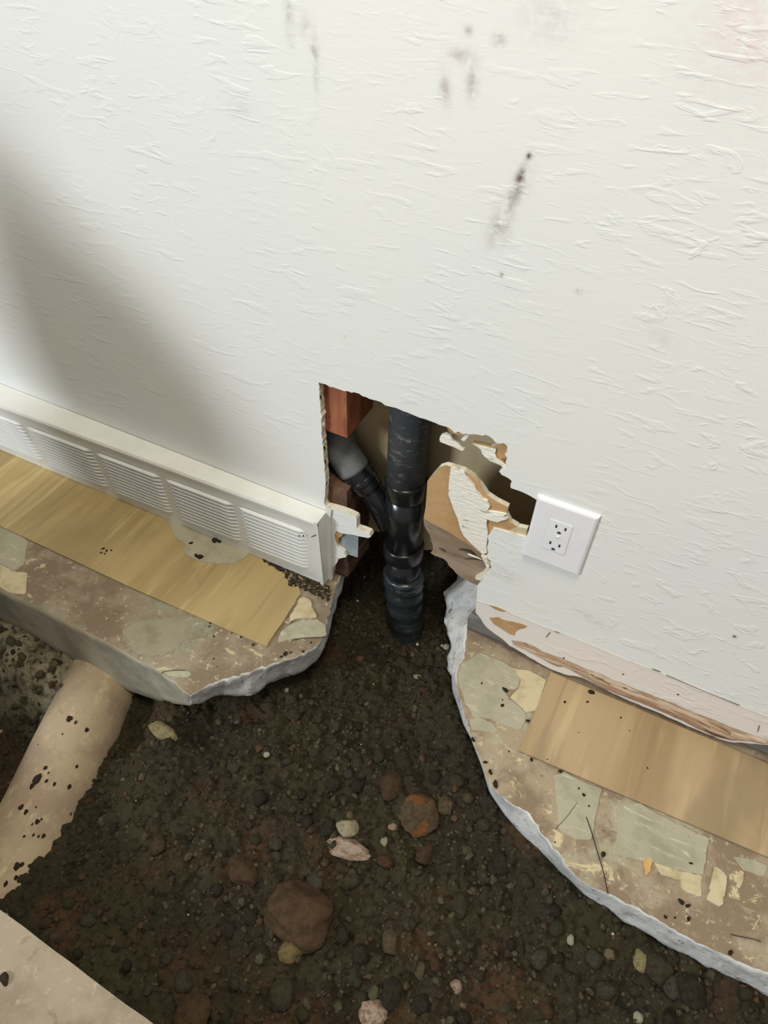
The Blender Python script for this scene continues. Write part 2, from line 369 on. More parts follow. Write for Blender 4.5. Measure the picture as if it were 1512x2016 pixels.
M['sack'] = plain('shadow_sack_plastic', (24, 24, 26), (34, 34, 36), .3, 14, .01)
M['nail'] = plain('nail_steel', (110, 92, 80), (80, 66, 58), .5)

# ------------------------------------------------------------------ the wall
S2 = lambda pts: crop((600, 730), .1984, pts)
S3 = lambda pts: crop((600, 960), .1984, pts)
S4 = lambda pts: crop((820, 800), .1984, pts)
S5 = lambda pts: crop((1000, 1150), .3386, pts)
S6 = lambda pts: crop((820, 1100), .2116, pts)
C2 = lambda pts: crop((0, 740), .463, pts)
C3 = lambda pts: crop((860, 1080), .4312, pts)
C4 = lambda pts: crop((300, 1020), .2646, pts)
hole_left = S2([(135, 118), (150, 260), (160, 400), (166, 520), (170, 640), (182, 760), (190, 900), (200, 1010), (206, 1100), (200, 1220), (196, 1330)])
tab = S3([(210, 190), (350, 228), (440, 262), (500, 292), (515, 312), (515, 408), (580, 430), (640, 455), (655, 490), (630, 500), (520, 480), (460, 466), (370, 455), (312, 430),
          (296, 470), (304, 520), (330, 590), (392, 640), (410, 690), (330, 706), (322, 742), (285, 790), (262, 900), (245, 965)])
hole_top = S2([(135, 118), (330, 182), (420, 205), (500, 218), (560, 240), (620, 265), (740, 312), (845, 355), (990, 402), (1130, 460), (1250, 500), (1400, 555)])
hole_rag = S4([(300, 205), (345, 232), (385, 262), (420, 255), (452, 275), (520, 282), (600, 270), (655, 298), (720, 290), (770, 330), (790, 368), (860, 362), (912, 392), (880, 425), (912, 452), (870, 480), (905, 520), (880, 560), (905, 600),
               (850, 625), (815, 640), (840, 680), (880, 700), (945, 735), (930, 806), (1060, 850), (1180, 920), (1240, 960)])
hole_low = S4([(1240, 1330), (1075, 1300), (900, 1245), (762, 1208), (735, 1250), (705, 1290), (715, 1340), (700, 1400), (712, 1450), (690, 1500), (735, 1530), (742, 1600), (720, 1650), (690, 1665), (640, 1740), (604, 1780)])
wall_edge = S6([(566, 255), (560, 330), (553, 400), (549, 500)])
bottom = S6([(600, 560), (650, 640), (720, 690), (790, 740), (850, 800), (940, 850), (1060, 920), (1150, 975), (1240, 1020), (1380, 1080)]) + \
         S5([(430, 540), (540, 600), (720, 685), (880, 750), (1000, 805), (1080, 840), (1180, 880), (1270, 915), (1400, 925), (1512, 935)])
wp = []
wp += rough_line([W(p) for p in hole_top + hole_rag], .006, .0007, (0, 2))
wp += [W(p) for p in hole_low]
wp += [W(p) for p in wall_edge]
wp += rough_line([W(p) for p in bottom], .008, .0006, (0, 2))
wp += [Vector((2.2, 0, .006)), Vector((2.2, 0, 2.4)), Vector((-2.8, 0, 2.4)), Vector((-2.8, 0, .004)), Vector((-.475, 0, .004))]
wp += [W(p) for p in tab[::-1]]
wp += rough_line([W(p) for p in hole_left[::-1]], .006, .0006, (0, 2))[:-1]
wall = obj('wall_back', poly_plate(wp, (0, 1, 0), .0127), [M['wall'], M['gypsum']]); tag(wall, 'white trowel-textured drywall with a ragged hole cut for plumbing', kind='structure')
def wall_part(name, px, y0, y1, mats, label=None, parent=wall, jit=.0):
    o = obj(name, poly_plate([W(p, y0) for p in px], (0, y1 - y0, 0) if False else (0, 1, 0), y1 - y0, jit), mats, parent)
    if label: o['label'] = label
    return o
# torn paper and plaster along the bottom of the wall on the right
torn_hi = S5([(20, 325), (90, 336), (140, 352), (200, 390), (262, 412), (340, 440), (430, 482), (490, 506), (545, 522), (610, 556), (680, 580), (740, 610), (820, 636), (890, 668), (962, 692), (1030, 726), (1100, 752), (1200, 790), (1300, 832), (1400, 868), (1512, 905)])
torn_lo = S5([(1512, 930), (1390, 912), (1280, 905), (1190, 880), (1100, 836), (1010, 790), (940, 758), (870, 730), (800, 700), (715, 668), (640, 640), (560, 606), (520, 590), (480, 560), (440, 540), (400, 515), (330, 478), (290, 480), (240, 455), (150, 405), (60, 362)])
hi = resample([W(p) for p in torn_hi], 60); lo = resample([W(p) for p in torn_lo[::-1]], 60)
b = bmesh.new(); rows = []
for r in range(7):
    t = r / 6; row = []
    for i in range(60):
        p = Vector(hi[i] * (1 - t) + lo[i] * t)
        p.y = -.0008 - (.0035 * math.sin(math.pi * t) * (.5 + .8 * abs(float(vnoise(np.array(i * .35), np.array(t * 5.), 3)))) if 0 < r < 6 else 0)
        p.z += random.uniform(-1, 1) * .0008
        row.append(b.verts.new(p))
    rows.append(row)
for r in range(6):
    for i in range(59): b.faces.new((rows[r][i], rows[r + 1][i], rows[r + 1][i + 1], rows[r][i + 1]))
bmesh.ops.recalc_face_normals(b, faces=b.faces)
if sum((f.normal.y for f in b.faces)) > 0: bmesh.ops.reverse_faces(b, faces=b.faces)
o = obj('torn_paper', b, M['torn'], wall, True); o['label'] = 'brown torn paper streak along the wall foot'
wall_part('torn_paper_patch', S6([(675, 550), (720, 548), (760, 543), (795, 565), (830, 575), (890, 585), (950, 600), (985, 610), (1030, 630), (1000, 648), (960, 655), (922, 680), (912, 715), (870, 705), (800, 660), (720, 610)]), -.0006, -.0001, [M['kraft'], M['kraft']], 'brown patch where the paint has peeled')
wall_part('torn_paper_strip', S6([(675, 432), (760, 455), (830, 490), (800, 497), (730, 470)]), -.0006, -.0001, [M['kraft'], M['kraft']])
ridge = [W(p) for p in S6([(566, 388), (760, 448), (900, 512), (1050, 575), (1180, 632), (1300, 672), (1500, 745)]) + S5([(600, 402), (840, 495), (1000, 560), (1180, 632), (1340, 703), (1512, 770)])]
b = tube([p + Vector((0, -.0002, random.uniform(-1, 1) * .0006)) for p in ridge] , [.0008] * len(ridge), 6)
o = obj('paint_ridge', b, M['tile_edge'], wall); o['label'] = 'raised paint line left by the removed baseboard'
for a, c in (((840, 494), (885, 510)), ((920, 530), (1345, 706)), ((270, 274), (300, 284))):
    pa, pc = [W(p) for p in S5([a, c])]
    obj('gap_line', tube([pa + Vector((0, -.0008, .0012)), pc + Vector((0, -.0008, .0012))], [.0007, .0007], 6), M['nail'], wall)
for a, c, e in (((246, 278), (222, 308), (262, 284)), ((1462, 820), (1452, 858), (1474, 826))):
    pa, pc, pe = [W(p) - Vector((0, .0008, 0)) for p in S5([a, c, e])]
    obj('nail', tube([pa, pa.lerp(pc, .5), pc], [.0006, .0007, .0004], 6), M['nail'], wall)
for p in ((1227, 1327), (1335, 1367), (1110, 1295)):
    q = W(p); obj('nail_hole', tube([q - Vector((0, .0006, 0)), q + Vector((0, .0003, 0))], [.0018, .0018], 8), M['nail'], wall)
# broken bits of board round the ragged side of the hole
frag = 'gypsum_fragment'
wall_part(frag, S4([(228, 318), (240, 290), (290, 275), (335, 300), (365, 345), (420, 385), (470, 430), (452, 442), (380, 410), (232, 352)]), .004, .010, [M['gypsum_torn'], M['gypsum_torn']], 'white curled flake hanging in the hole')
wall_part(frag, S4([(552, 368), (620, 382), (690, 398), (740, 410), (790, 425), (778, 470), (800, 515), (850, 550), (905, 590), (880, 612), (800, 575), (738, 547), (690, 515), (650, 470), (640, 430)]), .003, .011, [M['gypsum_torn'], M['kraft']])
wall_part(frag, S4([(690, 398), (760, 395), (800, 372), (870, 372), (915, 400), (900, 470), (885, 520), (830, 520), (790, 500), (765, 460), (735, 440)]), .006, .012, [M['kraft'], M['gypsum_torn']])
wall_part(frag, S4([(300, 208), (360, 200), (400, 230), (440, 262), (470, 280), (420, 290), (380, 275), (350, 270), (320, 250)]), .004, .012, [M['kraft'], M['gypsum_torn']])
wall_part(frag, S4([(440, 330), (470, 300), (520, 285), (510, 305), (470, 350)]), .003, .009, [M['gypsum_torn'], M['gypsum_torn']])
wall_part(frag, S4([(690, 1080), (760, 1075), (860, 1090), (900, 1120), (800, 1150), (720, 1130), (680, 1110)]), -.001, .006, [M['gypsum_torn'], M['gypsum_torn']])
wall_part(frag, S4([(640, 1480), (690, 1500), (720, 1600), (705, 1615), (670, 1540)]), -.003, .002, [M['gypsum_torn'], M['gypsum']])
wall_part(frag, S4([(700, 1500), (740, 1560), (735, 1640), (690, 1670), (640, 1730), (590, 1720), (580, 1700), (650, 1660), (690, 1600)]), .001, .008, [M['gypsum'], M['gypsum']])
wall_part('board_lip', S4([(700, 1180), (840, 1195), (930, 1180), (1100, 1215), (1085, 1290), (900, 1235), (770, 1200)]), .004, .012, [M['tile_cream'], M['gypsum']])
wall_part('paper_curl', S3([(296, 470), (312, 430), (345, 432), (378, 455), (368, 480), (335, 500), (330, 540), (322, 570), (304, 520)]), .0005, .006, [M['kraft'], M['kraft']])
# small splinters on the cut left edge of the hole
for k_ in range(16):
    t = random.random(); i = int(t * (len(hole_left) - 1)); p = W(hole_left[i], .003)
    s_ = random.uniform(.004, .011); d_ = random.uniform(.002, .006)
    obj('paper_shred', poly_plate([p + Vector((-.002, 0, s_)), p + Vector((d_, .002, s_ * .3)), p + Vector((d_ * .5, .004, -s_)), p + Vector((-.003, .001, -s_ * .6))], (0, 1, 0), .0012), [M['gypsum'], M['torn']], wall)

# ------------------------------------------------------------------ behind the wall
bk = obj('wall_backing_board', poly_plate([Vector((-2.8, .102, .06))] + rough_line([Vector((-.6, .102, .055)), Vector((-.1, .102, .07))], .012, .003, (2,)) + [Vector((2.2, .102, .06)), Vector((2.2, .102, 2.4)), Vector((-2.8, .102, 2.4))], (0, 1, 0), .0127), [M['back_paper'], M['gypsum']])
bk.name = 'wall_rear'; tag(bk, 'tan back face of the far drywall seen through the hole', kind='structure')
xr = W((683, 800), .014).x; zt = W((683, 850), .014).z; zb = W((683, 968), .014).z
b = bmesh.new(); zt -= .012
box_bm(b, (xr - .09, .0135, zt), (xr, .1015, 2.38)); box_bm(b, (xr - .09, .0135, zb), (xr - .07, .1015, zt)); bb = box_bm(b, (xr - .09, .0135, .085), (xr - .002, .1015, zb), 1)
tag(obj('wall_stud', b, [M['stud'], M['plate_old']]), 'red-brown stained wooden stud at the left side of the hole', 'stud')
# sole plates
def plate(name, x0, x1, z0, z1, mat, amp, ragged):
    b = bmesh.new(); n = 30
    vs = box_bm(b, (x0, .0135, z0), (x1, .1015, z1))
    bmesh.ops.subdivide_edges(b, edges=list(b.edges), cuts=7, use_grid_fill=True)
    for v in b.verts:
        c = v.co; k_ = float(vnoise(np.array(c.x * 40 + c.y * 23), np.array(c.z * 50 + c.y * 17), 4))
        if ragged > 0 and abs(c.x - x0) < .03: c.x += k_ * ragged * 2; c.z += k_ * .006
        if ragged < 0 and abs(c.x - x1) < .03: c.x += k_ * ragged * 2
        c.y += k_ * amp; c.z += k_ * amp
    return obj(name, b, mat, None, True)
right_plate = tag(plate('sole_plate', G((934, 1206)).x, 2.1, .002, .040, M['plate_grey'], .002, .008), 'grey weathered sole plate showing under the torn wall foot at right', 'sole plate')
bpx = S4([(70, 1100), (150, 1150), (250, 1200), (400, 1290), (520, 1362), (650, 1460), (700, 1495), (738, 1600), (715, 1650), (680, 1680), (640, 1738), (600, 1775), (560, 1758), (500, 1730), (430, 1688), (380, 1640), (330, 1588), (290, 1530), (250, 1500), (190, 1490), (140, 1460), (165, 1400), (140, 1300), (75, 1180)])
bm_ = poly_plate(rough_line([W(p, .008) for p in bpx], .005, .0008, (0, 2)), (0, 1, 0), .018)
remnant = tag(obj('board_remnant', bm_, [M['plate'], M['plate']]), 'split weathered board remnant under the brown drywall piece', 'board')
cracks = [(((415, 1415), (520, 1430), (590, 1475)), .0034), (((470, 1515), (560, 1510), (650, 1530)), .0016), (((220, 1405), (265, 1420), (290, 1440)), .0022)]
for c_, r_ in cracks:
    pts = smooth_path([W(p, .008) for p in S4(c_)], 9)
    o = obj('crack', tube(pts, [r_ * math.sin(math.pi * (i + .3) / 9.6) * .8 + .0002 for i in range(9)], 8), M['crumb'], remnant)
    o['label'] = 'dark split in the wood'
obj('splinter', tube(smooth_path([W(p, .006) for p in S4([(510, 1465), (580, 1490), (660, 1525)])], 6), [.0012, .0016, .0016, .0014, .001, .0004], 6), M['gypsum_torn'], remnant)
lp = W((685, 1118), .014)
left_plate = tag(plate('sole_plate', -2.7, lp.x, .004, .044, M['plate_old'], .001, -.003), 'old brown sole plate whose sawn end shows beside the register', 'sole plate')
b = bmesh.new(); box_bm(b, (lp.x - .25, .0137, .046), (lp.x - .001, .1012, .083)); bev(b, .002, 1)
tag(obj('blocking_board', b, M['plate_old']), 'reddish brown short board lying on the left sole plate', 'board')
# drywall flap below the ragged hole
flap_px = S4([(108, 745), (150, 690), (225, 605), (290, 585), (350, 600), (470, 640), (560, 700), (640, 790), (700, 880), (790, 940), (908, 1000), (890, 1070), (930, 1150), (1000, 1190), (900, 1235), (770, 1205), (712, 1290),
              (708, 1400), (720, 1500), (690, 1500), (650, 1470), (520, 1372), (400, 1300), (250, 1210), (150, 1160), (70, 1110), (90, 1000), (100, 880)])
fl = obj('drywall_flap', poly_plate([W(p, .0035) for p in flap_px], (0, 1, 0), .009), [M['kraft'], M['gypsum']])
tag(fl, 'torn drywall piece with bare brown paper right of the black pipe', 'drywall')
gp = S4([(338, 615), (380, 600), (420, 645), (470, 650), (490, 700), (530, 745), (570, 790), (600, 850), (660, 920), (700, 940), (725, 1000), (700, 1040), (830, 1060), (890, 1075), (790, 1110), (700, 1120), (690, 1180), (705, 1260),
         (700, 1330), (690, 1400), (700, 1450), (660, 1470), (600, 1415), (530, 1350), (470, 1290), (430, 1210), (410, 1120), (370, 1030), (335, 930), (316, 880), (320, 760)])
gb = poly_plate([W(p, -.0005) for p in gp], (0, 1, 0), .0038)
o = obj('torn_gypsum', gb, [M['gypsum_torn'], M['gypsum_torn']], fl); o['label'] = 'white torn plaster face'
# bracket
b = poly_plate([W(p, .007) for p in S3([(340, 440), (530, 492), (528, 600), (524, 692), (420, 660), (330, 600)])], (0, 1, 0), .0016)
tag(obj('metal_plate', b, [M['galv'], M['galv']]), 'galvanised steel plate behind the torn white tab', 'metal plate')

# ------------------------------------------------------------------ the drain stack
YP = .060
def R_px(p, wpx, y=YP): return wpx / 2 / F * depth(W(p, y))
st = empty('drain_stack', W((800, 1262), YP))
tag(st, 'black plastic drain stack with a side branch coming down into the trench', 'drain pipe')
p_top, p_hub, p_hub2, p_w2, p_w3 = W((801, 944), YP), W((798, 944), YP), W((799, 970), YP), W((795, 1070), YP), W((795, 1092), YP)
ax = [W(p, YP) for p in ((799, 944), (798, 1000), (795, 1072), (794, 1090), (794, 1130), (796, 1180), (800, 1230), (802, 1275))]
topc = W((806, 845), YP)
r0 = R_px((806, 860), 82)
def part(name, b, mat, smooth=True, label=None):
    o = obj(name, b, mat, None, smooth); keep(o, st)
    if label: o['label'] = label
    return o
part('upper_pipe', tube([Vector((topc.x - (topc.z - 2.3) * 0.0, YP, 2.3)), topc, ax[0] - Vector((0, 0, .02))], [r0] * 3, 48), M['pipe'], label='scuffed grey-black upper pipe')
def ring(a, c, r, name, mat, lip=.0022, label=None):
    pts, rr = [], []
    for t, d in ((0, -.002), (.02, lip * .6), (.12, lip), (.5, lip), (.88, lip), (.98, lip * .6), (1, -.002)):
        pts.append(a.lerp(c, t)); rr.append(r + d)
    return part(name, tube(pts, rr, 48), mat, label=label)
def ring_line(i0, i1): return ax[i0], ax[i1]
rh = R_px((798, 1000), 76)
ring(W((800, 941), YP), W((798.5, 972), YP), r0, 'coupling', M['gloss'], .0028, 'glossy black socket of the wye')
part('wye_body', tube([W((798.5, 968), YP), W((797, 1020), YP), W((795, 1075), YP)], [rh, rh, rh], 48), M['gloss'], label='glossy black wye body')
ring(W((795, 1068), YP), W((794.5, 1092), YP), R_px((795, 1080), 76), 'coupling', M['gloss'], .0022)
rl = R_px((794, 1110), 66)
part('lower_pipe', tube([ax[3], ax[4], W((795, 1150), YP)], [rl] * 3, 48), M['gloss'])
# tape wrap with folds
n = 46; path = smooth_path([W((794.5, 1126), YP), W((795, 1150), YP), W((797, 1190), YP), W((800, 1230), YP), W((802, 1280), YP)], n)
ph = rng.uniform(0, 6.28, 12)
rt = R_px((796, 1180), 72)
def rip(i, a):
    s = i / (n - 1)
    v = .0016 * math.sin(s * 40 + 1.3 * math.sin(a + ph[0]) + ph[1]) + .0009 * math.sin(s * 95 + 2 * math.sin(a * 2 + ph[2])) + .0007 * math.sin(3 * a + s * 9)
    v += .002 * math.exp(-((s - .10) / .05) ** 2) - (.004 if s < .01 else 0)
    return v
part('tape_wrap', tube(path, [rt * (1 + .02 * math.sin(i * .2)) for i in range(n)], 56, True, rip), M['tape'], label='loosely wrapped black tape sleeve at the foot')
# branch
yb = .056
bp = [W((772, 1040), YP), W((748, 992), yb), W((728, 962), yb), W((716, 946), yb)]
rb = R_px((735, 970), 50)
part('branch_arm', tube(smooth_path(bp, 10), [rb * 1.0] * 10, 36), M['gloss'])
h0, h1_ = W((728, 964), yb), W((690, 915), yb)
ring(h0, h1_, R_px((710, 940), 56), 'branch_hub', M['gloss'], .0022, 'glossy black branch socket')
h2_ = h0.lerp(h1_, .28); h3_ = h0.lerp(h1_, .5)
ring(h2_, h3_, R_px((710, 940), 60), 'branch_collar', M['gloss'], .0022)
el = smooth_path([W((697, 924), yb), W((683, 903), yb), W((672, 885), .058), W((666, 866), .062), W((662, 846), .070)], 14)
re_ = R_px((675, 890), 66)
part('elbow', tube(el, [re_ * (1 - .12 * max(0, (i - 9) / 5)) for i in range(14)], 36), M['elbow'], label='dusty grey elbow behind the drywall')

# ------------------------------------------------------------------ slabs
def slab(name, label, poly, edges, mats, under=.05):
    """poly: outline of the level top (Vectors); edges: list of (top line, bottom line, rough amplitude, slot)"""
    b = bmesh.new()
    vs, _e, fs = cdt_fill([(p.x, p.y) for p in poly])
    tv = [b.verts.new((v.x, v.y, 0)) for v in vs]
    for t in fs: b.faces.new([tv[i] for i in t])
    for T, B, amp, slot in edges:
        n = len(T); K = 7; Bq = [Vector(q) for q in resample(B, n)]
        rows = [[b.verts.new(p) for p in T]]
        for k_ in range(1, K + 1):
            t = k_ / K; row = []
            for i in range(n):
                p = T[i].lerp(Bq[i], t)
                nx = float(vnoise(np.array(i * .31 + k_ * .13), np.array(k_ * .61), 5)) + .5 * float(vnoise(np.array(i * .9), np.array(k_ * 1.3 + 7), 8))
                p += Vector((nx, -nx, .4 * nx)) * amp * min(1, i / 4, (n - 1 - i) / 4)
                row.append(b.verts.new(p))
            rows.append(row)
        row = []
        for i_, v in enumerate(rows[-1]):   # the underside recedes from the trench
            d_ = Bq[min(i_ + 1, n - 1)] - Bq[max(i_ - 1, 0)]; nn_ = Vector((-d_.y, d_.x, 0))
            nn_ = nn_.normalized() * under if nn_.length > 1e-6 else Vector((0, 0, 0))
            row.append(b.verts.new(Vector((v.co.x, v.co.y, v.co.z - .012 - under * .3)) + nn_))
        rows.append(row)
        for r in range(len(rows) - 1):
            for i in range(n - 1):
                q = b.faces.new((rows[r][i], rows[r + 1][i], rows[r + 1][i + 1], rows[r][i + 1])); q.material_index = slot; q.smooth = True
    bmesh.ops.remove_doubles(b, verts=b.verts, dist=.00002)
    return tag(obj(name, b, mats), label, kind='structure')
# left slab
Ltop = [G(p) for p in C2([(0, 905), (150, 972), (300, 1050), (430, 1118), (560, 1190), (690, 1265), (760, 1315), (810, 1360)])]
Ltop_y = sum(p.y for p in Ltop[:5]) / 5
Lsaw_t = rough_line([Vector((-2.8, Ltop_y, 0))] + Ltop, .02, .0008)
def wy(p, y): return W(p, y)
Lsaw_b = [Vector((-2.8, Ltop_y, -.17)), wy((0, 1224), Ltop_y), wy((140, 1303), Ltop_y), wy((259, 1362), Ltop_y), wy((322, 1383), Ltop_y + .01), G((372, 1389), -.055)]
Lbrk_t = rough_line([Ltop[-1]] + [G(p) for p in C2([(870, 1320), (960, 1290), (1100, 1245), (1230, 1200), (1290, 1180)])] + [G(p) for p in ((620, 1276), (632, 1262), (638, 1240), (646, 1215), (648, 1196), (657, 1170), (664, 1145), (672, 1122), (690, 1060))], .006, .0013)
Lbrk_b = [Lsaw_b[-1], G((394, 1385), -.06), G((431, 1369), -.07), G((491, 1371), -.085), G((532, 1346), -.085), G((583, 1329), -.085), G((625, 1302), -.08), G((634, 1290), -.08), G((644, 1262), -.07), G((655, 1215), -.07), G((670, 1168), -.06), G((677, 1143), -.05), G((700, 1080), -.08)]
poly = Lsaw_t[:-1] + Lbrk_t + [Vector((Lbrk_t[-1].x, .35, 0)), Vector((-2.8, .35, 0))]
left_slab = slab('floor', 'scraped brownish concrete slab left of the trench with a sawn front face', poly, [(Lsaw_t, Lsaw_b, .0008, 1), (Lbrk_t, Lbrk_b, .0055, 2)], [M['slab_left'], M['sawn'], M['broken']])
# right slab
r_in = S6([(440, 195), (555, 262), (560, 480), (490, 540), (470, 700), (450, 860), (430, 940), (372, 1050), (370, 1180)])
r_in_t = [W((905, 1130), .05)]
Rt_px = [(950, 1120), (938, 1160), (938, 1201), (926, 1214), (919, 1248), (915, 1282), (911, 1299), (899, 1322), (898, 1350), (909, 1384), (917, 1417), (931, 1455), (953, 1515), (968, 1550), (1002, 1580), (1041, 1599), (1067, 1638), (1093, 1673), (1123, 1714), (1150, 1740),
         (1194, 1757), (1245, 1783), (1288, 1808), (1347, 1841), (1409, 1872), (1453, 1892), (1512, 1914)]
Rb_px = [(915, 1108, -.07), (900, 1137, -.07), (889, 1153, -.07), (874, 1170, -.07), (879, 1191, -.07), (874, 1223, -.07), (881, 1244, -.07), (888, 1276, -.06), (881, 1299, -.06), (880, 1318, -.06), (889, 1331, -.06), (890, 1358, -.06), (902, 1392, -.06), (912, 1425, -.06), (925, 1451, -.06), (951, 1515, -.06), (963, 1559, -.06), (994, 1606, -.07), (1024, 1640, -.075), (1063, 1675, -.075), (1101, 1714, -.08), (1121, 1734, -.08),
         (1164, 1772, -.08), (1212, 1805, -.08), (1270, 1838, -.08), (1318, 1867, -.08), (1361, 1885, -.08), (1409, 1914, -.08), (1471, 1943, -.08), (1512, 1962, -.08)]
Rt0 = [G(p) for p in Rt_px]; Rb0 = [G(p[:2], p[2]) for p in Rb_px]
Rt0.append(Vector((2.2, Rt0[-1].y, 0))); Rb0.append(Vector((2.2, Rb0[-1].y, -.08)))
Rt0.insert(0, Vector((Rt0[0].x - .03, .35, 0))); Rb0.insert(0, Vector((Rt0[0].x - .03, .35, -.08)))
def match(T, B, step, amp):                  # roughen T, and give B as many points
    a, c = rough_line(T, step, amp), B
    return a, [Vector(q) for q in resample(c, len(a))]
# split so that top and bottom correspond
cut_t, cut_b = 10, 12
e1 = match(Rt0[:cut_t], Rb0[:cut_b], .006, .0012); e2 = match(Rt0[cut_t - 1:-1], Rb0[cut_b - 1:-1], .006, .0010); e3 = match(Rt0[-2:], Rb0[-2:], .05, .0005)
poly = e1[0] + e2[0][1:] + e3[0][1:] + [Vector((2.2, .35, 0))]
right_slab = slab('floor', 'scraped concrete slab right of the trench with old tile remnants', poly, [(e1[0], e1[1], .007, 1), (e2[0], e2[1], .004, 1), (e3[0], e3[1], .001, 1)], [M['slab_right'], M['broken']])
# near slab
n0, n1 = G((0, 1790)), G((300, 2016)); dv = (n1 - n0)
Nt = rough_line([n0 - dv * 8, n0, n1, n1 + dv * 8], .03, .0006)
Nb = [p + Vector((0, -.004, -.14)) for p in Nt]
poly = [Vector((-2.8, -2.6, 0))] + [Vector((2.2, -2.6, 0))] + Nt[::-1]
near = slab('floor', 'tan concrete slab in the near left corner with a straight edge', poly, [(Nt, Nb, .0008, 1)], [M['slab_near'], M['sawn']])

# ------------------------------------------------------------------ old tile remnants on the slabs
def floor_plate(name, px, parent, mats, z0, th, label=None, jit=.0006, step=.006):
    pts = [G(p, z0) for p in px]; pts.append(pts[0].copy())
    q = rough_line(pts, step, jit)[:-1] if step else pts[:-1]
    o = obj(name, poly_plate([Vector((p.x, p.y, z0)) for p in q], (0, 0, 1), th * 1.6), mats, parent)
    if label: o['label'] = label
    return o
TG, TC = [M['tile_green'], M['tile_edge']], [M['tile_cream'], M['tile_edge']]
tr = 'tile_remnant'
floor_plate(tr, C3([(535, 1035), (590, 1022), (650, 1062), (752, 1100), (728, 1200), (706, 1330), (650, 1335), (556, 1282), (548, 1150)]), right_slab, TG, 0, .0010)
floor_plate(tr, C3([(858, 1165), (930, 1166), (1020, 1222), (1110, 1268), (1240, 1326), (1212, 1492), (1100, 1470), (990, 1432), (940, 1428), (806, 1392), (828, 1260)]), right_slab, TG, 0, .0013, 'pale green square of old tile')
floor_plate(tr, C3([(112, 530), (200, 480), (300, 520), (345, 548), (380, 600), (370, 640), (305, 650), (330, 690), (372, 720), (408, 760), (385, 832), (300, 800), (240, 778), (165, 770), (130, 700), (95, 590)]), right_slab, TG, 0, .0011, 'grey-green tile remnant at the broken edge')
floor_plate(tr, C3([(345, 548), (420, 560), (498, 600), (480, 660), (452, 742), (410, 752), (372, 715), (332, 680), (372, 645), (384, 602)]), right_slab, TC, 0, .0014)
floor_plate(tr, C3([(940, 1422), (985, 1414), (972, 1480), (952, 1502)]), right_slab, [M['tile_orange']] * 2, .0010, .0008)
floor_plate(tr, C3([(992, 1434), (1100, 1472), (1210, 1492), (1200, 1530), (1100, 1510), (1020, 1490)]), right_slab, TC, 0, .0008)
floor_plate(tr, C3([(1268, 1452), (1300, 1470), (1322, 1500), (1300, 1570), (1270, 1560), (1240, 1560)]), right_slab, TC, 0, .0009)
floor_plate(tr, crop((960, 1480), .365, [(1180, 800), (1230, 640), (1290, 690), (1262, 840)]), right_slab, TC, 0, .0015)
floor_plate(tr, crop((960, 1480), .365, [(1330, 570), (1420, 580), (1512, 620), (1490, 670), (1380, 640)]), right_slab, TG, 0, .0010)
floor_plate(tr, crop((960, 1480), .365, [(1030, 650), (1150, 690), (1150, 790), (1040, 740)]), right_slab, TC, 0, .0006)
floor_plate(tr, crop((960, 1480), .365, [(1360, 640), (1378, 640), (1372, 730), (1340, 740)]), right_slab, TC, 0, .0012)
floor_plate(tr, crop((960, 1480), .365, [(1480, 870), (1490, 880), (1400, 1005), (1392, 998)]), right_slab, TC, 0, .0012, None, .0003, .02)
floor_plate(tr, C3([(150, 780), (190, 770), (260, 800), (280, 836), (220, 835), (160, 830)]), right_slab, TG, 0, .0008)
floor_plate(tr, C2([(0, 640), (60, 660), (118, 704), (104, 800), (60, 832), (0, 800)]), left_slab, TG, 0, .0010, 'grey-green tile remnant')
floor_plate(tr, C2([(0, 802), (60, 834), (120, 838), (108, 930), (40, 925), (0, 900)]), left_slab, TC, 0, .0008)
floor_plate(tr, C2([(520, 1080), (600, 1030), (720, 1030), (860, 1080), (880, 1110), (780, 1130), (720, 1180), (640, 1200), (540, 1150)]), left_slab, [M['tile_faint'], M['tile_faint']], 0, .0005, None, .003, .006)
floor_plate(tr, C4([(1098, 604), (1130, 595), (1175, 618), (1190, 680), (1222, 738), (1190, 752), (1120, 748), (1066, 752), (1010, 800), (1030, 730), (1060, 690)]), left_slab, TC, 0, .0022, 'cream flake of levelling compound')
floor_plate(tr, C4([(1010, 805), (1120, 756), (1225, 760), (1290, 800), (1290, 880), (1180, 890), (1040, 900), (930, 930), (950, 860)]), left_slab, TG, 0, .0012)
floor_plate(tr, C4([(60, 1140), (160, 1128), (250, 1135), (300, 1160), (260, 1190), (140, 1180)]), left_slab, [M['tile_green'], M['tile_green']], 0, .0005, None, .001, .006)

# ------------------------------------------------------------------ plywood strips
yl0 = sum(G(p).y for p in ((0, 1045), (260, 1160), (525, 1275))) / 3
lpx = rough_line([G(p) for p in ((525, 1275), (545, 1245), (570, 1207), (592, 1172))], .01, .0006) + rough_line([G(p) for p in C2([(1278, 915), (1225, 892), (1205, 845), (1130, 800), (1100, 770)])], .006, .002)[1:]
pts = [Vector((-2.6, yl0, 0))] + [Vector((p.x, p.y, 0)) for p in [G((130, 1103)), G((260, 1160))]] + lpx + [Vector((-.56, -.004, 0)), Vector((-2.6, -.004, 0))]
pts[1].y = pts[2].y = yl0
ply_l = obj('plywood_strip', poly_plate([p + Vector((0, 0, .0001)) for p in pts], (0, 0, 1), .004), [M['ply_left'], M['ply_left']])
tag(ply_l, 'yellowish plywood strip on the floor below the white register', 'plywood')
o = obj('cement_smear', poly_plate([G(p, .0041) for p in C2([(700, 600), (722, 640), (745, 685), (792, 722), (782, 745), (800, 765), (850, 790), (930, 802), (1000, 796), (1040, 775), (1062, 752), (1030, 730), (900, 660)])], (0, 0, 1), .0012), [M['cement'], M['cement']], ply_l)
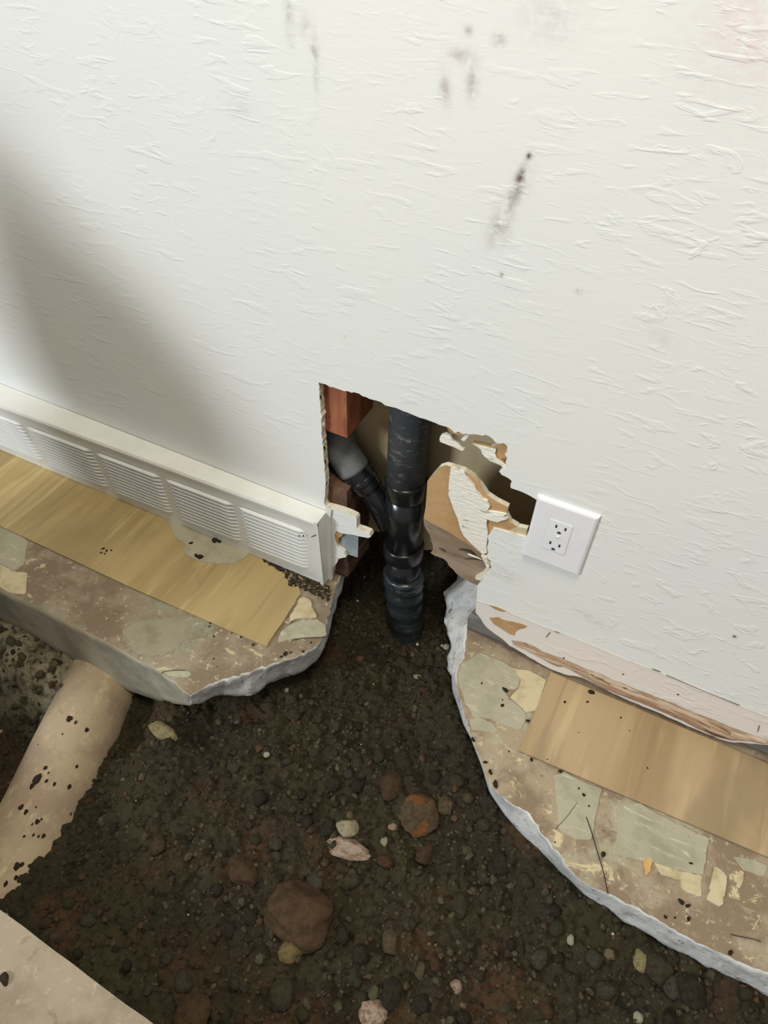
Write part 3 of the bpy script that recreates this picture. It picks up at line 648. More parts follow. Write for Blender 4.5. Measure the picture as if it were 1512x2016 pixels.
o['label'] = 'smooth grey cement smear'
q0, q1 = G((1085, 1322)), G((1021, 1480)); q2 = G((1512, 1690))
pts = [q1, q2, q2 + (q2 - q1) * 3.0, Vector((2.0, -.006, 0)), Vector((q0.x, min(q0.y, -.004), 0))]
pts[2] = Vector((2.0, q1.y + (q2.y - q1.y) / (q2.x - q1.x) * (2.0 - q1.x), 0))
ply_r = obj('plywood_strip', poly_plate([Vector((p.x, p.y, .0014)) for p in pts], (0, 0, 1), .003), [M['ply_right'], M['ply_right']])
tag(ply_r, 'tan plywood strip on the floor below the bare wall foot at right', 'plywood')
# ------------------------------------------------------------------ the return-air register
XR = W((644, 1006)).x; ZT = .188
def reg_top(x): return -(.0300 + .0245 * (XR - x) / .78) if x > -1.3 else -(.0300 + .0245 * (XR + 1.3) / .78)
def reg_bot(x): return -(.0200 + .0075 * (XR - x) / .78) if x > -1.3 else -(.0200 + .0075 * (XR + 1.3) / .78)
def face(x, v, out=0.0):                     # v = 0 bottom .. 1 top of the sloping front
    return Vector((x, reg_bot(x) + (reg_top(x) - reg_bot(x)) * v - out, .003 + (ZT - .003) * v))
rg = empty('baseboard_register', (XR, 0, 0))
tag(rg, 'long white louvered metal register along the wall foot at left', 'register')
xs = [XR - .0005, XR - .004] + [XR - .1 - .25 * i for i in range(9)]
prof = [(1.0, None, 0), (1.0, 0, .0005), (.975, 0, .0034), (.955, 0, .0034), (.935, 0, .0), (.04, 0, 0), (0, 0, .0008), (0, None, 0)]
b = bmesh.new(); rows = []
for x in xs:
    row = []
    for v, y, out in prof:
        p = face(x, v, out)
        if y is None: p.y = -.0008
        row.append(b.verts.new(p))
    rows.append(row)
for i in range(len(xs) - 1):
    for k_ in range(len(prof) - 1):
        b.faces.new((rows[i][k_], rows[i][k_ + 1], rows[i + 1][k_ + 1], rows[i + 1][k_]))
b.faces.new(rows[0])
bmesh.ops.recalc_face_normals(b, faces=b.faces)
keep(obj('housing', b, M['register']), rg)
b = bmesh.new(); vs = []
for x in (XR - .0005, XR - .008):
    for v, out in ((0, .0008), (.5, .0008), (1, .0008)):
        vs.append(face(x, v, out)); vs.append(face(x, v, out + .0026))
V_ = [b.verts.new(v) for v in vs]
for k_ in (0, 2):
    a0, a1, a2, a3 = V_[k_ + 1], V_[k_ + 3], V_[k_ + 9], V_[k_ + 7]; b.faces.new((a0, a1, a2, a3))
    b.faces.new((V_[k_], V_[k_ + 2], V_[k_ + 3], V_[k_ + 1])); b.faces.new((V_[k_ + 6], V_[k_ + 7], V_[k_ + 9], V_[k_ + 8]))
b.faces.new((V_[0], V_[1], V_[7], V_[6])); b.faces.new((V_[4], V_[10], V_[11], V_[5]))
bmesh.ops.recalc_face_normals(b, faces=b.faces)
keep(obj('end_rim', b, M['register']), rg)
# end flange by the hole
b = poly_plate([W(p, -.004) for p in S3([(205, 190), (262, 230), (250, 320), (262, 500), (262, 700), (275, 900), (245, 985), (235, 980)])], (0, 1, 0), .003)
keep(obj('end_flange', b, [M['register'], M['register']]), rg)
LV = None
LEN = .148
def louver_mesh():
    b = bmesh.new(); rows = []; nn = 13
    for i in range(nn):
        t = i / (nn - 1); e = min(1.0, math.sin(math.pi * min(t, 1 - t) * 8) if min(t, 1 - t) < 1 / 16 else 1.0); e = max(e, 0.0)
        x = (t - .5) * LEN; drop = -.002 * (1 - e)
        row = []
        for dz, o_ in ((.0034, 0), (.0022, .0026), (.0008, .0050), (-.0010, .0060), (-.0022, .0052), (-.0027, .0)):
            row.append(b.verts.new((x, -o_ * e - .0001, dz * (.35 + .65 * e) + drop)))
        rows.append(row)
    for i in range(nn - 1):
        for k_ in range(5):
            f = b.faces.new((rows[i][k_], rows[i][k_ + 1], rows[i + 1][k_ + 1], rows[i + 1][k_])); f.smooth = k_ < 4
    bmesh.ops.recalc_face_normals(b, faces=b.faces)
    if sum(f.normal.y for f in b.faces) > 0: bmesh.ops.reverse_faces(b, faces=b.faces)
    me = bpy.data.meshes.new('louver'); b.to_mesh(me); b.free(); me.materials.append(M['register']); return me
lm = louver_mesh()
def slot_mesh():
    b = bmesh.new(); vs = [b.verts.new(p) for p in ((-LEN / 2 + .004, -.0003, -.0026), (LEN / 2 - .004, -.0003, -.0026), (LEN / 2 - .004, -.0003, -.0052), (-LEN / 2 + .004, -.0003, -.0052))]
    b.faces.new(vs); me = bpy.data.meshes.new('louver_slot'); b.to_mesh(me); b.free(); me.materials.append(M['register_dark']); return me
sm_ = slot_mesh()
divs = [XR - .0235, -.628, -.792, -.957, -1.135, -1.30, -1.465, -1.63]
for i in range(len(divs) - 1):
    a_, c_ = divs[i + 1], divs[i]; mid = (a_ + c_) / 2; sc_ = (c_ - a_ - .012) / LEN
    slope = math.atan2(-(reg_top(c_) - reg_top(a_)) * -1, c_ - a_)
    tilt = math.atan2(reg_bot(mid) - reg_top(mid), ZT)
    for k_ in range(11):
        v = .775 - .0575 * k_
        for nm, me in (('louver', lm), ('louver_slot', sm_)):
            o = bpy.data.objects.new(nm, me); COL.objects.link(o); o.parent = rg
            sh = -.002 if i == 0 else 0
            o.location = face(mid + .0, v, .0001) - rg.location
            o.rotation_euler = (tilt, 0, slope); o.scale = (sc_, 1, 1)
for p in ((592, 1054), (597, 1055)):
    q = face(W(p, -.03).x, .0); 
q = W((622, 1053), -.0335); q2 = W((612, 1058), -.0335)
keep(obj('scratch', tube([q, q.lerp(q2, .5), q2], [.0004, .0010, .0003], 6), M['dark']), rg)['label'] = 'black scratch near the right end'
for p in ((589, 1055), (597, 1055)):
    q = W(p, -.0335); keep(obj('screw_hole', tube([q + Vector((0, -.0006, 0)), q + Vector((0, .001, 0))], [.0014, .0014], 8), M['dark']), rg)

# ------------------------------------------------------------------ outlet
oc = Vector((-.0607, 0, .3305))
ol = empty('wall_outlet', oc); tag(ol, 'oversized white duplex outlet plate on the wall right of the hole', 'outlet')
def lbox(name, cx, cz, wx, wz, y0, y1, mat, parent, bw=0, seg=2):
    b = bmesh.new(); box_bm(b, (cx - wx / 2, y0, cz - wz / 2), (cx + wx / 2, y1, cz + wz / 2))
    if bw: bev(b, bw, seg)
    return obj(name, b, mat, parent)
b = bmesh.new(); ww, hh = .0445, .0635
outer = [(-ww, 0, -hh), (ww, 0, -hh), (ww, 0, hh), (-ww, 0, hh)]
lv = [(1, 0), (1, -.0025), (.965, -.0055), (.90, -.0068)]
rings_ = [[b.verts.new(((x - math.copysign((1 - s) * ww, x)), y, (z - math.copysign((1 - s) * ww, z)))) for x, _, z in outer] for s, y in lv]
for r in range(len(rings_) - 1):
    for k_ in range(4): b.faces.new((rings_[r][k_], rings_[r][(k_ + 1) % 4], rings_[r + 1][(k_ + 1) % 4], rings_[r + 1][k_]))
b.faces.new(rings_[-1]); bmesh.ops.recalc_face_normals(b, faces=b.faces)
obj('face_plate', b, M['white_plastic'], ol)
rc = Vector((-.0605, 0, 0)) - Vector((-.0607, 0, 0))
def loc(p, y=-.0075):
    q = W(p, y); return q.x - oc.x, q.z - oc.z
O1 = lambda x, y: (980 + .172 * x, 920 + .172 * y)
cs = [loc(O1(*c)) for c in ((590, 580), (480, 920), (770, 1030), (880, 660))]
cx_, cz_ = sum(c[0] for c in cs) / 4, sum(c[1] for c in cs) / 4
rec = lbox('receptacle', cx_, cz_, .0345, .062, -.0076, -.003, M['white_plastic'], ol, .0008)
lbox('receptacle_gap', cx_, cz_, .0362, .0637, -.0070, -.0035, plain('gap_grey', (214, 213, 218), (208, 207, 212), .6), ol)
for (x, y) in ((670, 675), (775, 712), (602, 860), (705, 900)):
    a = loc(O1(x, y)); lbox('slot', a[0], a[1], .0028, .0058, -.0079, -.006, M['slot'], rec)
for (x, y) in ((700, 752), (633, 937)):
    a = loc(O1(x, y)); c = Vector((a[0], -.0079, a[1]))
    b = bmesh.new(); vs = [b.verts.new(c + Vector((.0030 * math.cos(t), 0, .0030 * math.sin(t) if math.sin(t) > 0 else .0018 * math.sin(t)))) for t in [2 * math.pi * i / 14 for i in range(14)]]
    f = b.faces.new(vs); bmesh.ops.recalc_face_normals(b, faces=b.faces); obj('ground_slot', b, M['slot'], rec)
a = loc(O1(690, 797)); b = bmesh.new(); bmesh.ops.create_uvsphere(b, u_segments=12, v_segments=8, radius=.0028)
for v in b.verts: v.co = Vector((a[0] + v.co.x, -.0076 + v.co.y * .5, a[1] + v.co.z))
obj('centre_screw', b, M['white_plastic'], rec, True)
a = loc(O1(1008, 928), -.0045); lbox('scratch', a[0], a[1], .003, .001, -.0062, -.0040, M['slot'], ol)

# ------------------------------------------------------------------ clay pipe
CZ, CR = -.213, .075
def clay_x(y): return -.812 + (-.31 - y) * .344
b = tube([Vector((clay_x(y), y, CZ)) for y in np.linspace(.15, -1.1, 26)], [CR * (1 + .01 * math.sin(i * 1.7)) for i in range(26)], 64)
clay = tag(obj('clay_pipe', b, M['clay'], None, True), 'old tan clay drain pipe crossing the trench at lower left', 'drain pipe')

# ------------------------------------------------------------------ soil
edge_r = np.array([[p.x, p.y] for p in resample([Vector((p.x, p.y, 0)) for p in Rb0[3:]], 160)] if False else resample([Vector((p.x, p.y, 0)) for p in Rb0[1:]], 200)[:, :2])
edge_l = resample([Vector((p.x, p.y, 0)) for p in Lbrk_b[:-1]], 80)[:, :2]
def dist_to(E, x, y):
    out = np.full(x.shape, 9.0)
    for i in range(0, len(E)): out = np.minimum(out, (x - E[i, 0]) ** 2 + (y - E[i, 1]) ** 2)
    return np.sqrt(out)
def sstep(a, b_, v):
    t = np.clip((v - a) / (b_ - a), 0, 1); return t * t * (3 - 2 * t)
def soil_base(x, y):
    z = np.full(x.shape, -.135)
    z += -.026 * sstep(-.22, .04, y)                                   # falls towards the stack
    z += .20 * sstep(.13, .34, y)                                      # rises again beyond the wall
    dr = dist_to(edge_r, x, y)
    z = z + (-.088 - z) * (1 - sstep(.0, .10, dr)) * .85 * sstep(.10, -.15, y)
    dl = dist_to(edge_l, x, y)
    z += -.035 * (1 - sstep(.0, .06, dl)) * sstep(-.05, -.18, y)
    ax_ = clay_x(y)
    z += .012 * sstep(-.45, -.7, y)
    low = -.205 + .035 * sstep(-.45, -.70, y)
    z = z + (low - z) * sstep(ax_ + .24, ax_ + .08, x)                             # lower ground along the clay pipe
    z += -.05 * np.exp(-((x - (ax_ + .115)) / .035) ** 2) * sstep(-.44, -.36, y)    # hollow beside the clay pipe under the slab
    pit = sstep(ax_ + .0, ax_ - .09, x)
    z = z + (-.36 - z) * pit
    bank = sstep(-.46, -.36, y) * sstep(ax_ + .02, ax_ - .06, x)
    z = z + (-.175 - z) * bank
    return z
NX, NY = 920, 540
gx, gy = np.meshgrid(np.linspace(-1.45, .85, NX), np.linspace(-.92, .42, NY))
def soil_h(x, y):
    z = soil_base(x, y)
    z += .022 * vnoise(x * 7, y * 7, 1) + .014 * vnoise(x * 19, y * 19, 2) + .007 * vnoise(x * 46, y * 46, 3)
    wx, wy = x + .006 * vnoise(x * 40, y * 40, 21), y + .006 * vnoise(x * 40, y * 40, 22)
    z += .012 * clods(wx * 26, wy * 26, 31) + .0135 * clods(wx * 58, wy * 58, 41) + .0070 * clods(wx * 130, wy * 130, 51)
    return z
gz = soil_h(gx, gy)
me = bpy.data.meshes.new('trench_soil')
co = np.stack([gx, gy, gz], -1).reshape(-1, 3)
idx = np.arange(NX * NY).reshape(NY, NX)
quads = np.stack([idx[:-1, :-1], idx[:-1, 1:], idx[1:, 1:], idx[1:, :-1]], -1).reshape(-1, 4)
me.vertices.add(len(co)); me.vertices.foreach_set('co', co.ravel())
me.loops.add(quads.size); me.loops.foreach_set('vertex_index', quads.ravel())
me.polygons.add(len(quads)); me.polygons.foreach_set('loop_start', np.arange(0, quads.size, 4)); me.polygons.foreach_set('loop_total', np.full(len(quads), 4))
me.update(); me.validate()
soil = tag(obj('trench_soil', me, M['soil'], None, True), 'dark crumbly soil filling the trench between the slabs', 'soil', kind='stuff')
def soil_at(x, y): return float(soil_h(np.array([x]), np.array([y]))[0])
def soil_near(x, y, r=.008):                # height of the lumps about a point
    a = np.linspace(0, 2 * math.pi, 9)[:-1]
    return float(np.percentile(soil_h(np.r_[x, x + r * np.cos(a)], np.r_[y, y + r * np.sin(a)]), 70))
def soil_px(p):                              # photo point -> point on the soil
    z = -.13
    for _ in range(8):
        q = G(p, z); z = soil_near(q.x, q.y)
    return G(p, z)
def tri_in(poly, x, y):
    c = False; n_ = len(poly); j = n_ - 1
    for i in range(n_):
        if (poly[i][1] > y) != (poly[j][1] > y) and x < (poly[j][0] - poly[i][0]) * (y - poly[i][1]) / (poly[j][1] - poly[i][1] + 1e-12) + poly[i][0]: c = not c
        j = i
    return c

# ------------------------------------------------------------------ stones
def stone_bm(seed, sub=2, flat=.7, ang=.25, elong=1.3, rough=.12):
    b = bmesh.new(); bmesh.ops.create_icosphere(b, subdivisions=sub, radius=1.0)
    r_ = random.Random(seed); planes = []
    for _ in range(9):
        n_ = Vector((r_.gauss(0, 1), r_.gauss(0, 1), r_.gauss(0, 1))).normalized(); planes.append((n_, r_.uniform(.62, .95)))
    for v in b.verts:
        for n_, d_ in planes:
            e = v.co.dot(n_) - d_
            if e > 0: v.co -= n_ * e * (1 - ang * .3)
        v.co *= 1 + r_.uniform(-.03, .03) + rough * (float(vnoise(np.array(v.co.x * 2.3 + seed), np.array(v.co.y * 2.3 + v.co.z * 3.1), 7)) + .5 * float(vnoise(np.array(v.co.x * 5.3 + v.co.z * 4), np.array(v.co.y * 5.3 + seed), 9)))
        v.co.x *= elong; v.co.z *= flat
    return b
def stone_mesh(seed, mat, **k_):
    b = stone_bm(seed, **k_); me = bpy.data.meshes.new('stone'); b.to_mesh(me); b.free(); me.materials.append(mat)
    me.polygons.foreach_set('use_smooth', [True] * len(me.polygons)); return me
def named_stone(name, label, px, wpx, hpx, mat, seed, rot=0.0, sink=.35, elong=None, cat='stone', z=None, sub=3):
    P = soil_px(px) if z is None else G(px, z)
    s = wpx / 2 / F * depth(P); el_ = (elong or max(wpx / max(hpx * 1.15, 1), .75))
    me = stone_mesh(seed, mat, sub=4 if wpx > 60 else sub, flat=.62, elong=1.0, rough=.04 if name == 'pebble' else .17)
    a0 = G((px[0] - 10 * math.cos(rot), px[1] - 10 * math.sin(rot)), P.z); a1 = G((px[0] + 10 * math.cos(rot), px[1] + 10 * math.sin(rot)), P.z); rot = math.atan2(a1.y - a0.y, a1.x - a0.x)
    o = bpy.data.objects.new(name, me); COL.objects.link(o)
    o.scale = (s * 1.12, s * 1.12 / el_, s * .95 / max(el_, 1)); o.location = (P.x, P.y, P.z + s * .62 / max(el_, 1) * (.62 - sink)); o.rotation_euler = (random.uniform(-.15, .15), random.uniform(-.15, .15), rot)
    tag(o, label, cat); return o
NS = [
 ('pebble', 'smooth pale oval pebble lying just above the pinkish long stone', (684, 1629), 44, 32, 'pale_stone', 1, .1),
 ('stone', 'long pale pinkish stone below the oval pebble in the trench', (680, 1670), 94, 34, 'pink_stone', 2, .37),
 ('pebble', 'dark grey oval pebble left of the pale oval pebble', (643, 1633), 40, 24, None, 3, -1.0),
 ('rock', 'large rust-brown rock half buried in the near trench', (594, 1806), 132, 104, 'rust_rock', 4, .0),
 ('stone', 'ochre yellow block-shaped stone below the large rust-brown rock', (572, 1874), 50, 34, 'ochre_stone', 5, -.2),
 ('rock', 'brown rock with a rusty orange side in the trench middle', (822, 1606), 78, 66, 'orange_rock', 6, .2),
 ('stone', 'flat reddish stone just above the orange-sided rock', (768, 1548), 42, 52, 'rust_rock', 7, .3),
 ('stone', 'three-cornered olive stone near the right slab edge', (986, 1698), 34, 40, None, 8, .2),
 ('rock', 'pinkish brown rock cut by the bottom edge at lower left', (380, 2000), 70, 62, 'rust_rock', 9, .1),
 ('pebble', 'mottled pale green pebble under the right slab face', (1261, 1890), 32, 40, 'flake', 10, .3),
 ('stone', 'big rounded grey-olive stone right of the mottled pebble', (1296, 1908), 54, 46, None, 11, .3),
 ('stone', 'upright oval grey stone below the rounded grey-olive stone', (1322, 1938), 36, 48, None, 12, .1),
 ('stone', 'broad dark stone right of the upright oval stone', (1362, 1950), 52, 52, None, 13, 0),
 ('pebble', 'small white pebble in the trench below the right slab curve', (1123, 1850), 16, 16, 'white_stone', 14, 0),
 ('pebble', 'white pebble at the bottom edge near the right corner', (1256, 2004), 18, 18, 'white_stone', 15, .5),
 ('stone', 'brownish stone by the bottom edge left of centre', (553, 1962), 46, 52, None, 16, .2),
 ('stone', 'greyish rock with pale top at the bottom edge centre', (735, 1998), 54, 44, 'pink_stone', 17, .3),
 ('stone', 'olive-tan stone near the bottom edge right of the pale rock', (768, 1956), 40, 46, None, 18, .4),
 ('pebble', 'small rounded tan pebble lower centre of the trench', (826, 1912), 26, 28, None, 19, 0),
 ('pebble', 'small pinkish tan pebble right of the rounded tan pebble', (897, 1943), 24, 20, 'pink_stone', 20, -.3),
 ('stone', 'olive flat stone below the long pinkish stone', (684, 1738), 50, 26, None, 21, -.1),
 ('stone', 'brown wedge stone left of the olive flat stone', (620, 1740), 34, 44, None, 22, .4),
 ('stone', 'brown stone right of the large rust-brown rock', (673, 1840), 32, 30, None, 23, .5),
 ('stone', 'brown upright stone lower centre of the trench', (768, 1856), 32, 44, None, 24, .1),
 ('stone', 'flat tan slab-like stone at the dirt shelf under the left slab', (322, 1442), 60, 24, 'flake', 25, .55),
 ('stone', 'round-edged brown stone buried left of the large rock', (476, 1718), 66, 40, 'rust_rock', 26, .7),
 ('pebble', 'tiny peach-coloured pebble beside the orange-sided rock', (774, 1628), 20, 12, 'pink_stone', 27, -.3),
 ('pebble', 'tiny cream pebble below the peach-coloured pebble', (756, 1657), 14, 18, 'pale_stone', 28, .1),
 ('stone', 'dark angular stone near the right slab above the olive corner stone', (878, 1590), 30, 34, None, 29, 0),
 ('stone', 'brownish stone between centre and right slab', (835, 1680), 34, 66, 'rust_rock', 30, .2),
 ('pebble', 'pale chip in the soil right of the pipe foot', (878, 1274), 14, 12, 'white_stone', 31, 0),
 ('pebble', 'white chip in the soil below the left slab tip', (565, 1359), 9, 9, 'white_stone', 32, 0),
 ('pebble', 'pale flat pebble in the upper trench middle', (821, 1332), 16, 9, 'pale_stone', 33, 0),
 ('pebble', 'white angular chip in the left half of the trench', (525, 1486), 12, 10, 'white_stone', 34, 0),
]
taken = []
for i, (nm, lb, px, w_, h_, mt, sd, rot) in enumerate(NS):
    mat = M[mt] if mt else STONES[(i * 3) % 5]
    o = named_stone(nm, lb, px, w_, h_, mat, 100 + sd, rot); taken.append((o.location.x, o.location.y, max(o.scale)))
named_stone('stone', 'small stone with a red spot in the broken right slab edge', (931, 1268), 26, 26, STONES[4], 151, 0, .3, None, 'stone', -.012)

# trench area where stones may lie
TR = [(p.x, p.y) for p in Rb0[2:-1]] + [(.75, -.33), (.75, -.70), (-.55, -.70)] + [(clay_x(y) + .085, y) for y in (-.69, -.6, -.5, -.4, -.34)] + [(p.x, p.y) for p in Lbrk_b[2:-1]] + [(-.46, .10)]
def pick():
    while True:
        x, y = random.uniform(-.78, .75), random.uniform(-.70, .13)
        if tri_in(TR, x, y): return x, y
pool = [[stone_mesh(500 + 10 * i + j, STONES[i], sub=2, flat=random.uniform(.5, .8), elong=random.uniform(1.0, 1.5), ang=random.choice((.1, .8))) for j in range(4)] for i in range(6)]
cnt = 0
while cnt < 280:
    x, y = pick()
    if (x < -.6 and y > -.35): continue
    s = .0052 + .0100 * random.random() ** (1.3 if x > -.15 else 2.0)
    if y > -.2: s *= .65
    if any((x - a) ** 2 + (y - c) ** 2 < (r + s) ** 2 for a, c, r in taken): continue
    taken.append((x, y, s)); cnt += 1
    ci = random.choices(range(6), (4, 4, 3, 2.5, .8, 1.2))[0]
    o = bpy.data.objects.new('pebble', random.choice(pool[ci])); COL.objects.link(o)
    o.scale = (s, s, s); o.location = (x, y, soil_near(x, y, s * .6) + s * .12); o.rotation_euler = (random.uniform(-.5, .5), random.uniform(-.5, .5), random.uniform(0, 6.28))
    look = ('olive', 'dark', 'brown', 'grey', 'tan', 'rust-red')[ci]
    where = 'beside the foot of the black pipe' if y > -.16 else 'along the clay pipe side of the trench' if x < -.42 else 'along the right slab edge' if x > -.02 + .5 * (y + .16) * -1 and y > -.45 else 'in the near right of the trench' if x > -.05 else 'in the near middle of the trench' if y < -.42 else 'in the middle of the trench'
    size = 'larger' if s > .009 else 'small'
    tag(o, f'{size} {look} pebble half buried in soil {where}', 'stone', f'{size} {look} pebbles {where}')
# the uncountable grit between them: one mesh
def ico(sub):
    b = bmesh.new(); bmesh.ops.create_icosphere(b, subdivisions=sub, radius=1.0)
    v = np.array([x.co[:] for x in b.verts]); f = np.array([[x.index for x in q.verts] for q in b.faces]); b.free(); return v, f
iv, if_ = ico(1)
iv2, if2 = ico(2)
VV, FF, MI, off = [], [], [], 0
def add_grit(n_, lo_, hi_, V0, F0, region):
    global off
    P = [region() for _ in range(n_)]
    X = np.array([p[0] for p in P]); Y = np.array([p[1] for p in P]); Z = soil_h(X, Y)
    for i in range(n_):
        s = lo_ + (hi_ - lo_) * rng.random() ** 3
        A = rng.normal(size=(3, 3)); Q, _ = np.linalg.qr(A)
        v = V0 * (1 + rng.uniform(-.22, .22, (len(V0), 1))) * (s * rng.uniform(.6, 1.25, 3)); v = v @ Q.T
        VV.append(v + np.array([X[i], Y[i], Z[i] + s * .25])); FF.append(F0 + off); MI.append(np.full(len(F0), rng.choice(7, p=(.33, .30, .15, .14, .035, .04, .005)))); off += len(V0)
add_grit(4800, .0012, .0042, iv, if_, pick)
add_grit(1400, .003, .0075, iv2, if2, pick)
def pitpick():
    y = random.uniform(-.70, -.30); return random.uniform(-1.35, clay_x(y) - .07), y
add_grit(900, .003, .009, iv2, if2, pitpick)
add_grit(1200, .002, .006, iv, if_, lambda: (random.uniform(-.45, -.15), random.uniform(.0, .25)))
V = np.concatenate(VV); Fc = np.concatenate(FF); mi = np.concatenate(MI)
me = bpy.data.meshes.new('soil_grit'); me.from_pydata(V.tolist(), [], Fc.tolist())
grit = obj('soil_grit', me, STONES + [M['white_stone']]); me.polygons.foreach_set('material_index', mi); me.update()
tag(grit, 'loose grit and crumbs strewn over the trench soil', 'grit', kind='stuff')

# ------------------------------------------------------------------ crumbs of soil on pipe, slabs and plywood
cm = [stone_mesh(900 + j, M['crumb'], sub=2, flat=.6, elong=1.2, rough=.5) for j in range(5)]
def crumb(P, s, label, group, nrm=None, spread=None):
    o = bpy.data.objects.new('soil_crumb', random.choice(cm)); COL.objects.link(o); o.location = P; o.scale = (s, s * random.uniform(.7, 1), s * .6)
    if nrm is not None: o.rotation_euler = nrm.to_track_quat('Z', 'Y').to_euler()
    else: o.rotation_euler = (0, 0, random.uniform(0, 6))
    tag(o, label, 'soil crumb', group)
def on_clay(px):
    z = -.14
    for _ in range(10):
        q = G(px, z); d = (q.x - clay_x(q.y)) / 1.057
        z = CZ + math.sqrt(max(CR ** 2 - d * d, .0001))
    q = G(px, z); d = (q.x - clay_x(q.y)); n_ = Vector((d, d * .344, z - CZ)).normalized(); return q + n_ * .001, n_
S1 = lambda x, y: (x * .3968, 1260 + y * .3968)
for (x, y, s) in ((345, 390, 17), (375, 410, 10), (430, 445, 12), (310, 468, 6), (190, 520, 4), (225, 635, 12), (185, 690, 26), (160, 725, 16), (230, 700, 10), (270, 714, 11), (343, 728, 12), (462, 700, 8), (380, 628, 9), (105, 830, 15), (130, 852, 14), (178, 830, 5),
                  (185, 900, 13), (205, 890, 7), (160, 915, 7), (215, 972, 13), (165, 968, 8), (190, 975, 7), (120, 975, 7), (85, 1120, 20), (110, 1112, 12), (80, 1178, 12), (28, 1210, 14), (125, 1175, 5), (120, 1380, 10), (120, 1330, 5), (240, 660, 6), (350, 862, 7)):
    P, n_ = on_clay(S1(x, y)); crumb(P, s * .3968 / F * depth(P) * .9, 'small dark soil crumb stuck on the tan clay pipe', 'soil crumbs on the clay pipe', n_)
for (x, y, s) in ((865, 745, 0), ):
    pass
for (px, s) in (((203, 1080), 7), ((210, 1084), 6), ((219, 1083), 4), ((199, 1088), 5), ((206, 1090), 4)):
    P = G(px, .0045); crumb(P, s * .5 / F * depth(P), 'black soil crumb on the left plywood strip', 'soil crumbs on the left plywood')
for (px, s) in (((376, 1069), 8), ((423, 1063), 14), ((393, 1096), 13), ((386, 1093), 8), ((431, 1066), 8)):
    P = G(px, .0058); crumb(P, s * .5 / F * depth(P), 'dark soil crumb on the grey cement smear', 'soil crumbs on the cement smear')
for (x, y, s) in ((430, 780, 18), (425, 805, 16), (457, 878, 16), (750, 940, 24), (660, 885, 20), (560, 795, 14), (590, 855, 14), (958, 748, 16), (520, 800, 8), (1040, 770, 10), (1085, 725, 16), (1070, 905, 10), (990, 1010, 34), (960, 1030, 24), (1030, 1000, 20), (1180, 925, 18), (455, 1045, 14), (480, 1105, 10), (1120, 990, 20)):
    P = G((300 + x * .2646, 1020 + y * .2646), .0022); crumb(P, s * .2646 * .5 / F * depth(P), 'dark soil crumb on the left concrete slab', 'soil crumbs on the left slab')
for (x, y, s) in ((585, 700, 14), (688, 700, 14), (705, 655, 30), (415, 785, 20), (433, 962, 18), (565, 1016, 18), (962, 1002, 10), (840, 772, 10), (505, 962, 8), (648, 840, 6), (880, 832, 6)):
    P = G((860 + x * .4312, 1080 + y * .4312), .0045); crumb(P, s * .4312 * .5 / F * depth(P), 'dark soil crumb on the right plywood strip', 'soil crumbs on the right plywood')
for (x, y, s) in ((312, 645, 30), (300, 716, 18), (165, 872, 22), (222, 975, 18), (245, 1020, 24), (268, 1075, 34), (760, 1395, 26), (672, 1125, 16), (648, 1095, 10), (695, 1175, 10), (1160, 1437, 16), (300, 690, 8), (205, 615, 10), (330, 925, 10), (540, 1340, 8)):
    P = G((860 + x * .4312, 1080 + y * .4312), .002); crumb(P, s * .4312 * .5 / F * depth(P), 'dark soil crumb on the right concrete slab', 'soil crumbs on the right slab')
for (x, y, s) in ((1310, 1085, 30), (1045, 810, 34), (1080, 830, 26), (960, 890, 20), (1085, 900, 24), (1010, 895, 12), (1095, 600, 12)):
    P = G((960 + x * .365, 1480 + y * .365), .002); crumb(P, s * .365 * .5 / F * depth(P), 'dark soil crumb on the right concrete slab', 'soil crumbs on the right slab')
P = G((9, 1926), .002); crumb(P, .008, 'dark soil crumb on the near corner slab', 'soil crumbs on the near slab')
# loose dirt under the register's right end
VV, FF, off = [], [], 0
dpoly = [G(p) for p in C2([(1050, 755), (1130, 770), (1250, 830), (1400, 900), (1400, 960), (1330, 930), (1280, 905), (1225, 890), (1210, 850), (1130, 800)])]
dp = [(p.x, p.y) for p in dpoly]; xs_ = [p[0] for p in dp]; ys_ = [p[1] for p in dp]
k_ = 0
while k_ < 520:
    x, y = random.uniform(min(xs_), max(xs_)), random.uniform(min(ys_), max(ys_))
    if not tri_in(dp, x, y) or y > -.012: continue
    s = random.uniform(.0008, .0034); k_ += 1
    v = iv * (1 + rng.uniform(-.25, .25, (len(iv), 1))) * s
    VV.append(v + np.array([x, y, s * .4])); FF.append(if_ + off); off += len(iv)
me = bpy.data.meshes.new('loose_dirt'); me.from_pydata(np.concatenate(VV).tolist(), [], np.concatenate(FF).tolist())
dirt = obj('loose_dirt', me, [STONES[1], STONES[0], STONES[4], M['flake']]); dirt.data.polygons.foreach_set('material_index', rng.choice(4, p=(.5, .25, .15, .1), size=len(FF)).repeat(len(if_)))
tag(dirt, 'dark loose dirt under the right end of the register', 'dirt', kind='stuff')
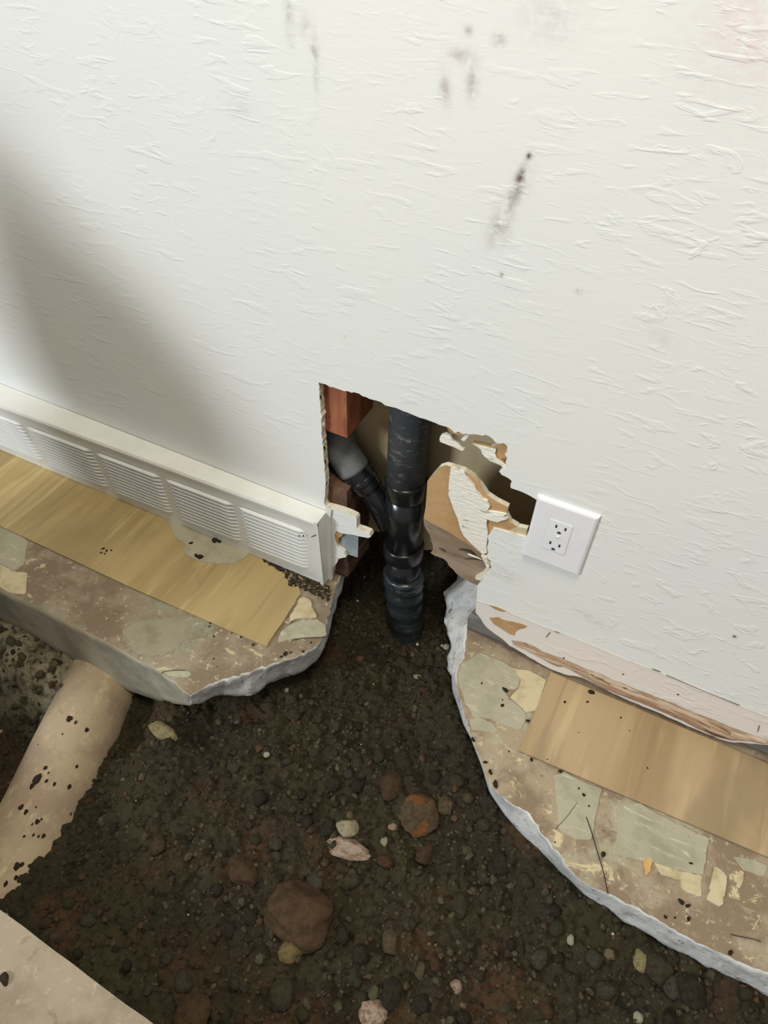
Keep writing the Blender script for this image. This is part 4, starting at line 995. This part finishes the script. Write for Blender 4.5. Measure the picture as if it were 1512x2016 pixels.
# hairs and threads lying on the slabs
def thread(px, label, z=.0028, r=.0005):
    pts = smooth_path([G(p, z if 0 < i < len(px) - 1 else .0016) for i, p in enumerate(px)], 14)
    tag(obj('thread', tube(pts, [r] * 14, 6), M['dark'], None, True), label, 'thread')
thread(C4([(68, 1160), (75, 1145), (150, 1132), (240, 1132)]), 'short dark thread on the left slab near its tip')
thread(C4([(1040, 908), (1120, 892), (1220, 890), (1300, 884)]), 'dark thread on the broken right end of the left slab')
thread(C3([(682, 1225), (705, 1290), (735, 1390), (762, 1480), (782, 1577)]), 'long dark thread on the right slab between tile remnants', .002, .0007)
thread(C3([(640, 1160), (600, 1215), (570, 1250), (540, 1282)]), 'thin grey thread across the left green tile remnant of the right slab', .0026, .0003)
thread(crop((960, 1480), .365, [(1310, 985), (1390, 1002), (1440, 1012), (1475, 1024)]), 'short dark thread near the bottom right corner', .002, .0005)

# ------------------------------------------------------------------ off to the left of the view: a sack on a board, added for the wall shadow
b = bmesh.new(); box_bm(b, (-1.56, -.92, .0002), (-1.07, -.268, .036)); bev(b, .003, 1)
tag(obj('added_board', b, M['ply_right']), 'unseen wooden board added across the trench to carry the shadow-casting sack', 'board')  # out of view, added only to hold up the sack that shades the wall
sk = empty('shadow_sack', (-1.225, -.60, .037)); sk.scale = (1, 1, 1.09)  # unseen sack, placed and shaped to throw the soft shadow at wall left
tag(sk, 'unseen black tied sack added to cast the soft shadow on the wall', 'sack')
prof_s = [(0, .14), (.02, .165), (.13, .19), (.32, .215), (.48, .20), (.62, .16), (.74, .09), (.80, .04), (.825, .03)]
pts = [Vector((0, 0, z - .0)) for z, r in prof_s]
sb = tube([(.13 * math.sin(min(z, .7) * math.pi / .7) - .10 * z * z, 0, z) for z, r in prof_s], [r for z, r in prof_s], 40, True, lambda i, a: .012 * math.sin(5 * a + i) + .008 * math.sin(9 * a + 2 * i) if 0 < i < 8 else 0)
obj('shadow_sack_body', sb, M['sack'], sk, True)
obj('shadow_sack_neck', tube([(-.068, 0, .815), (-.072, 0, .835), (-.08, .01, .86)], [.03, .045, .06], 24, True, lambda i, a: .008 * math.sin(7 * a)), M['sack'], sk, True)
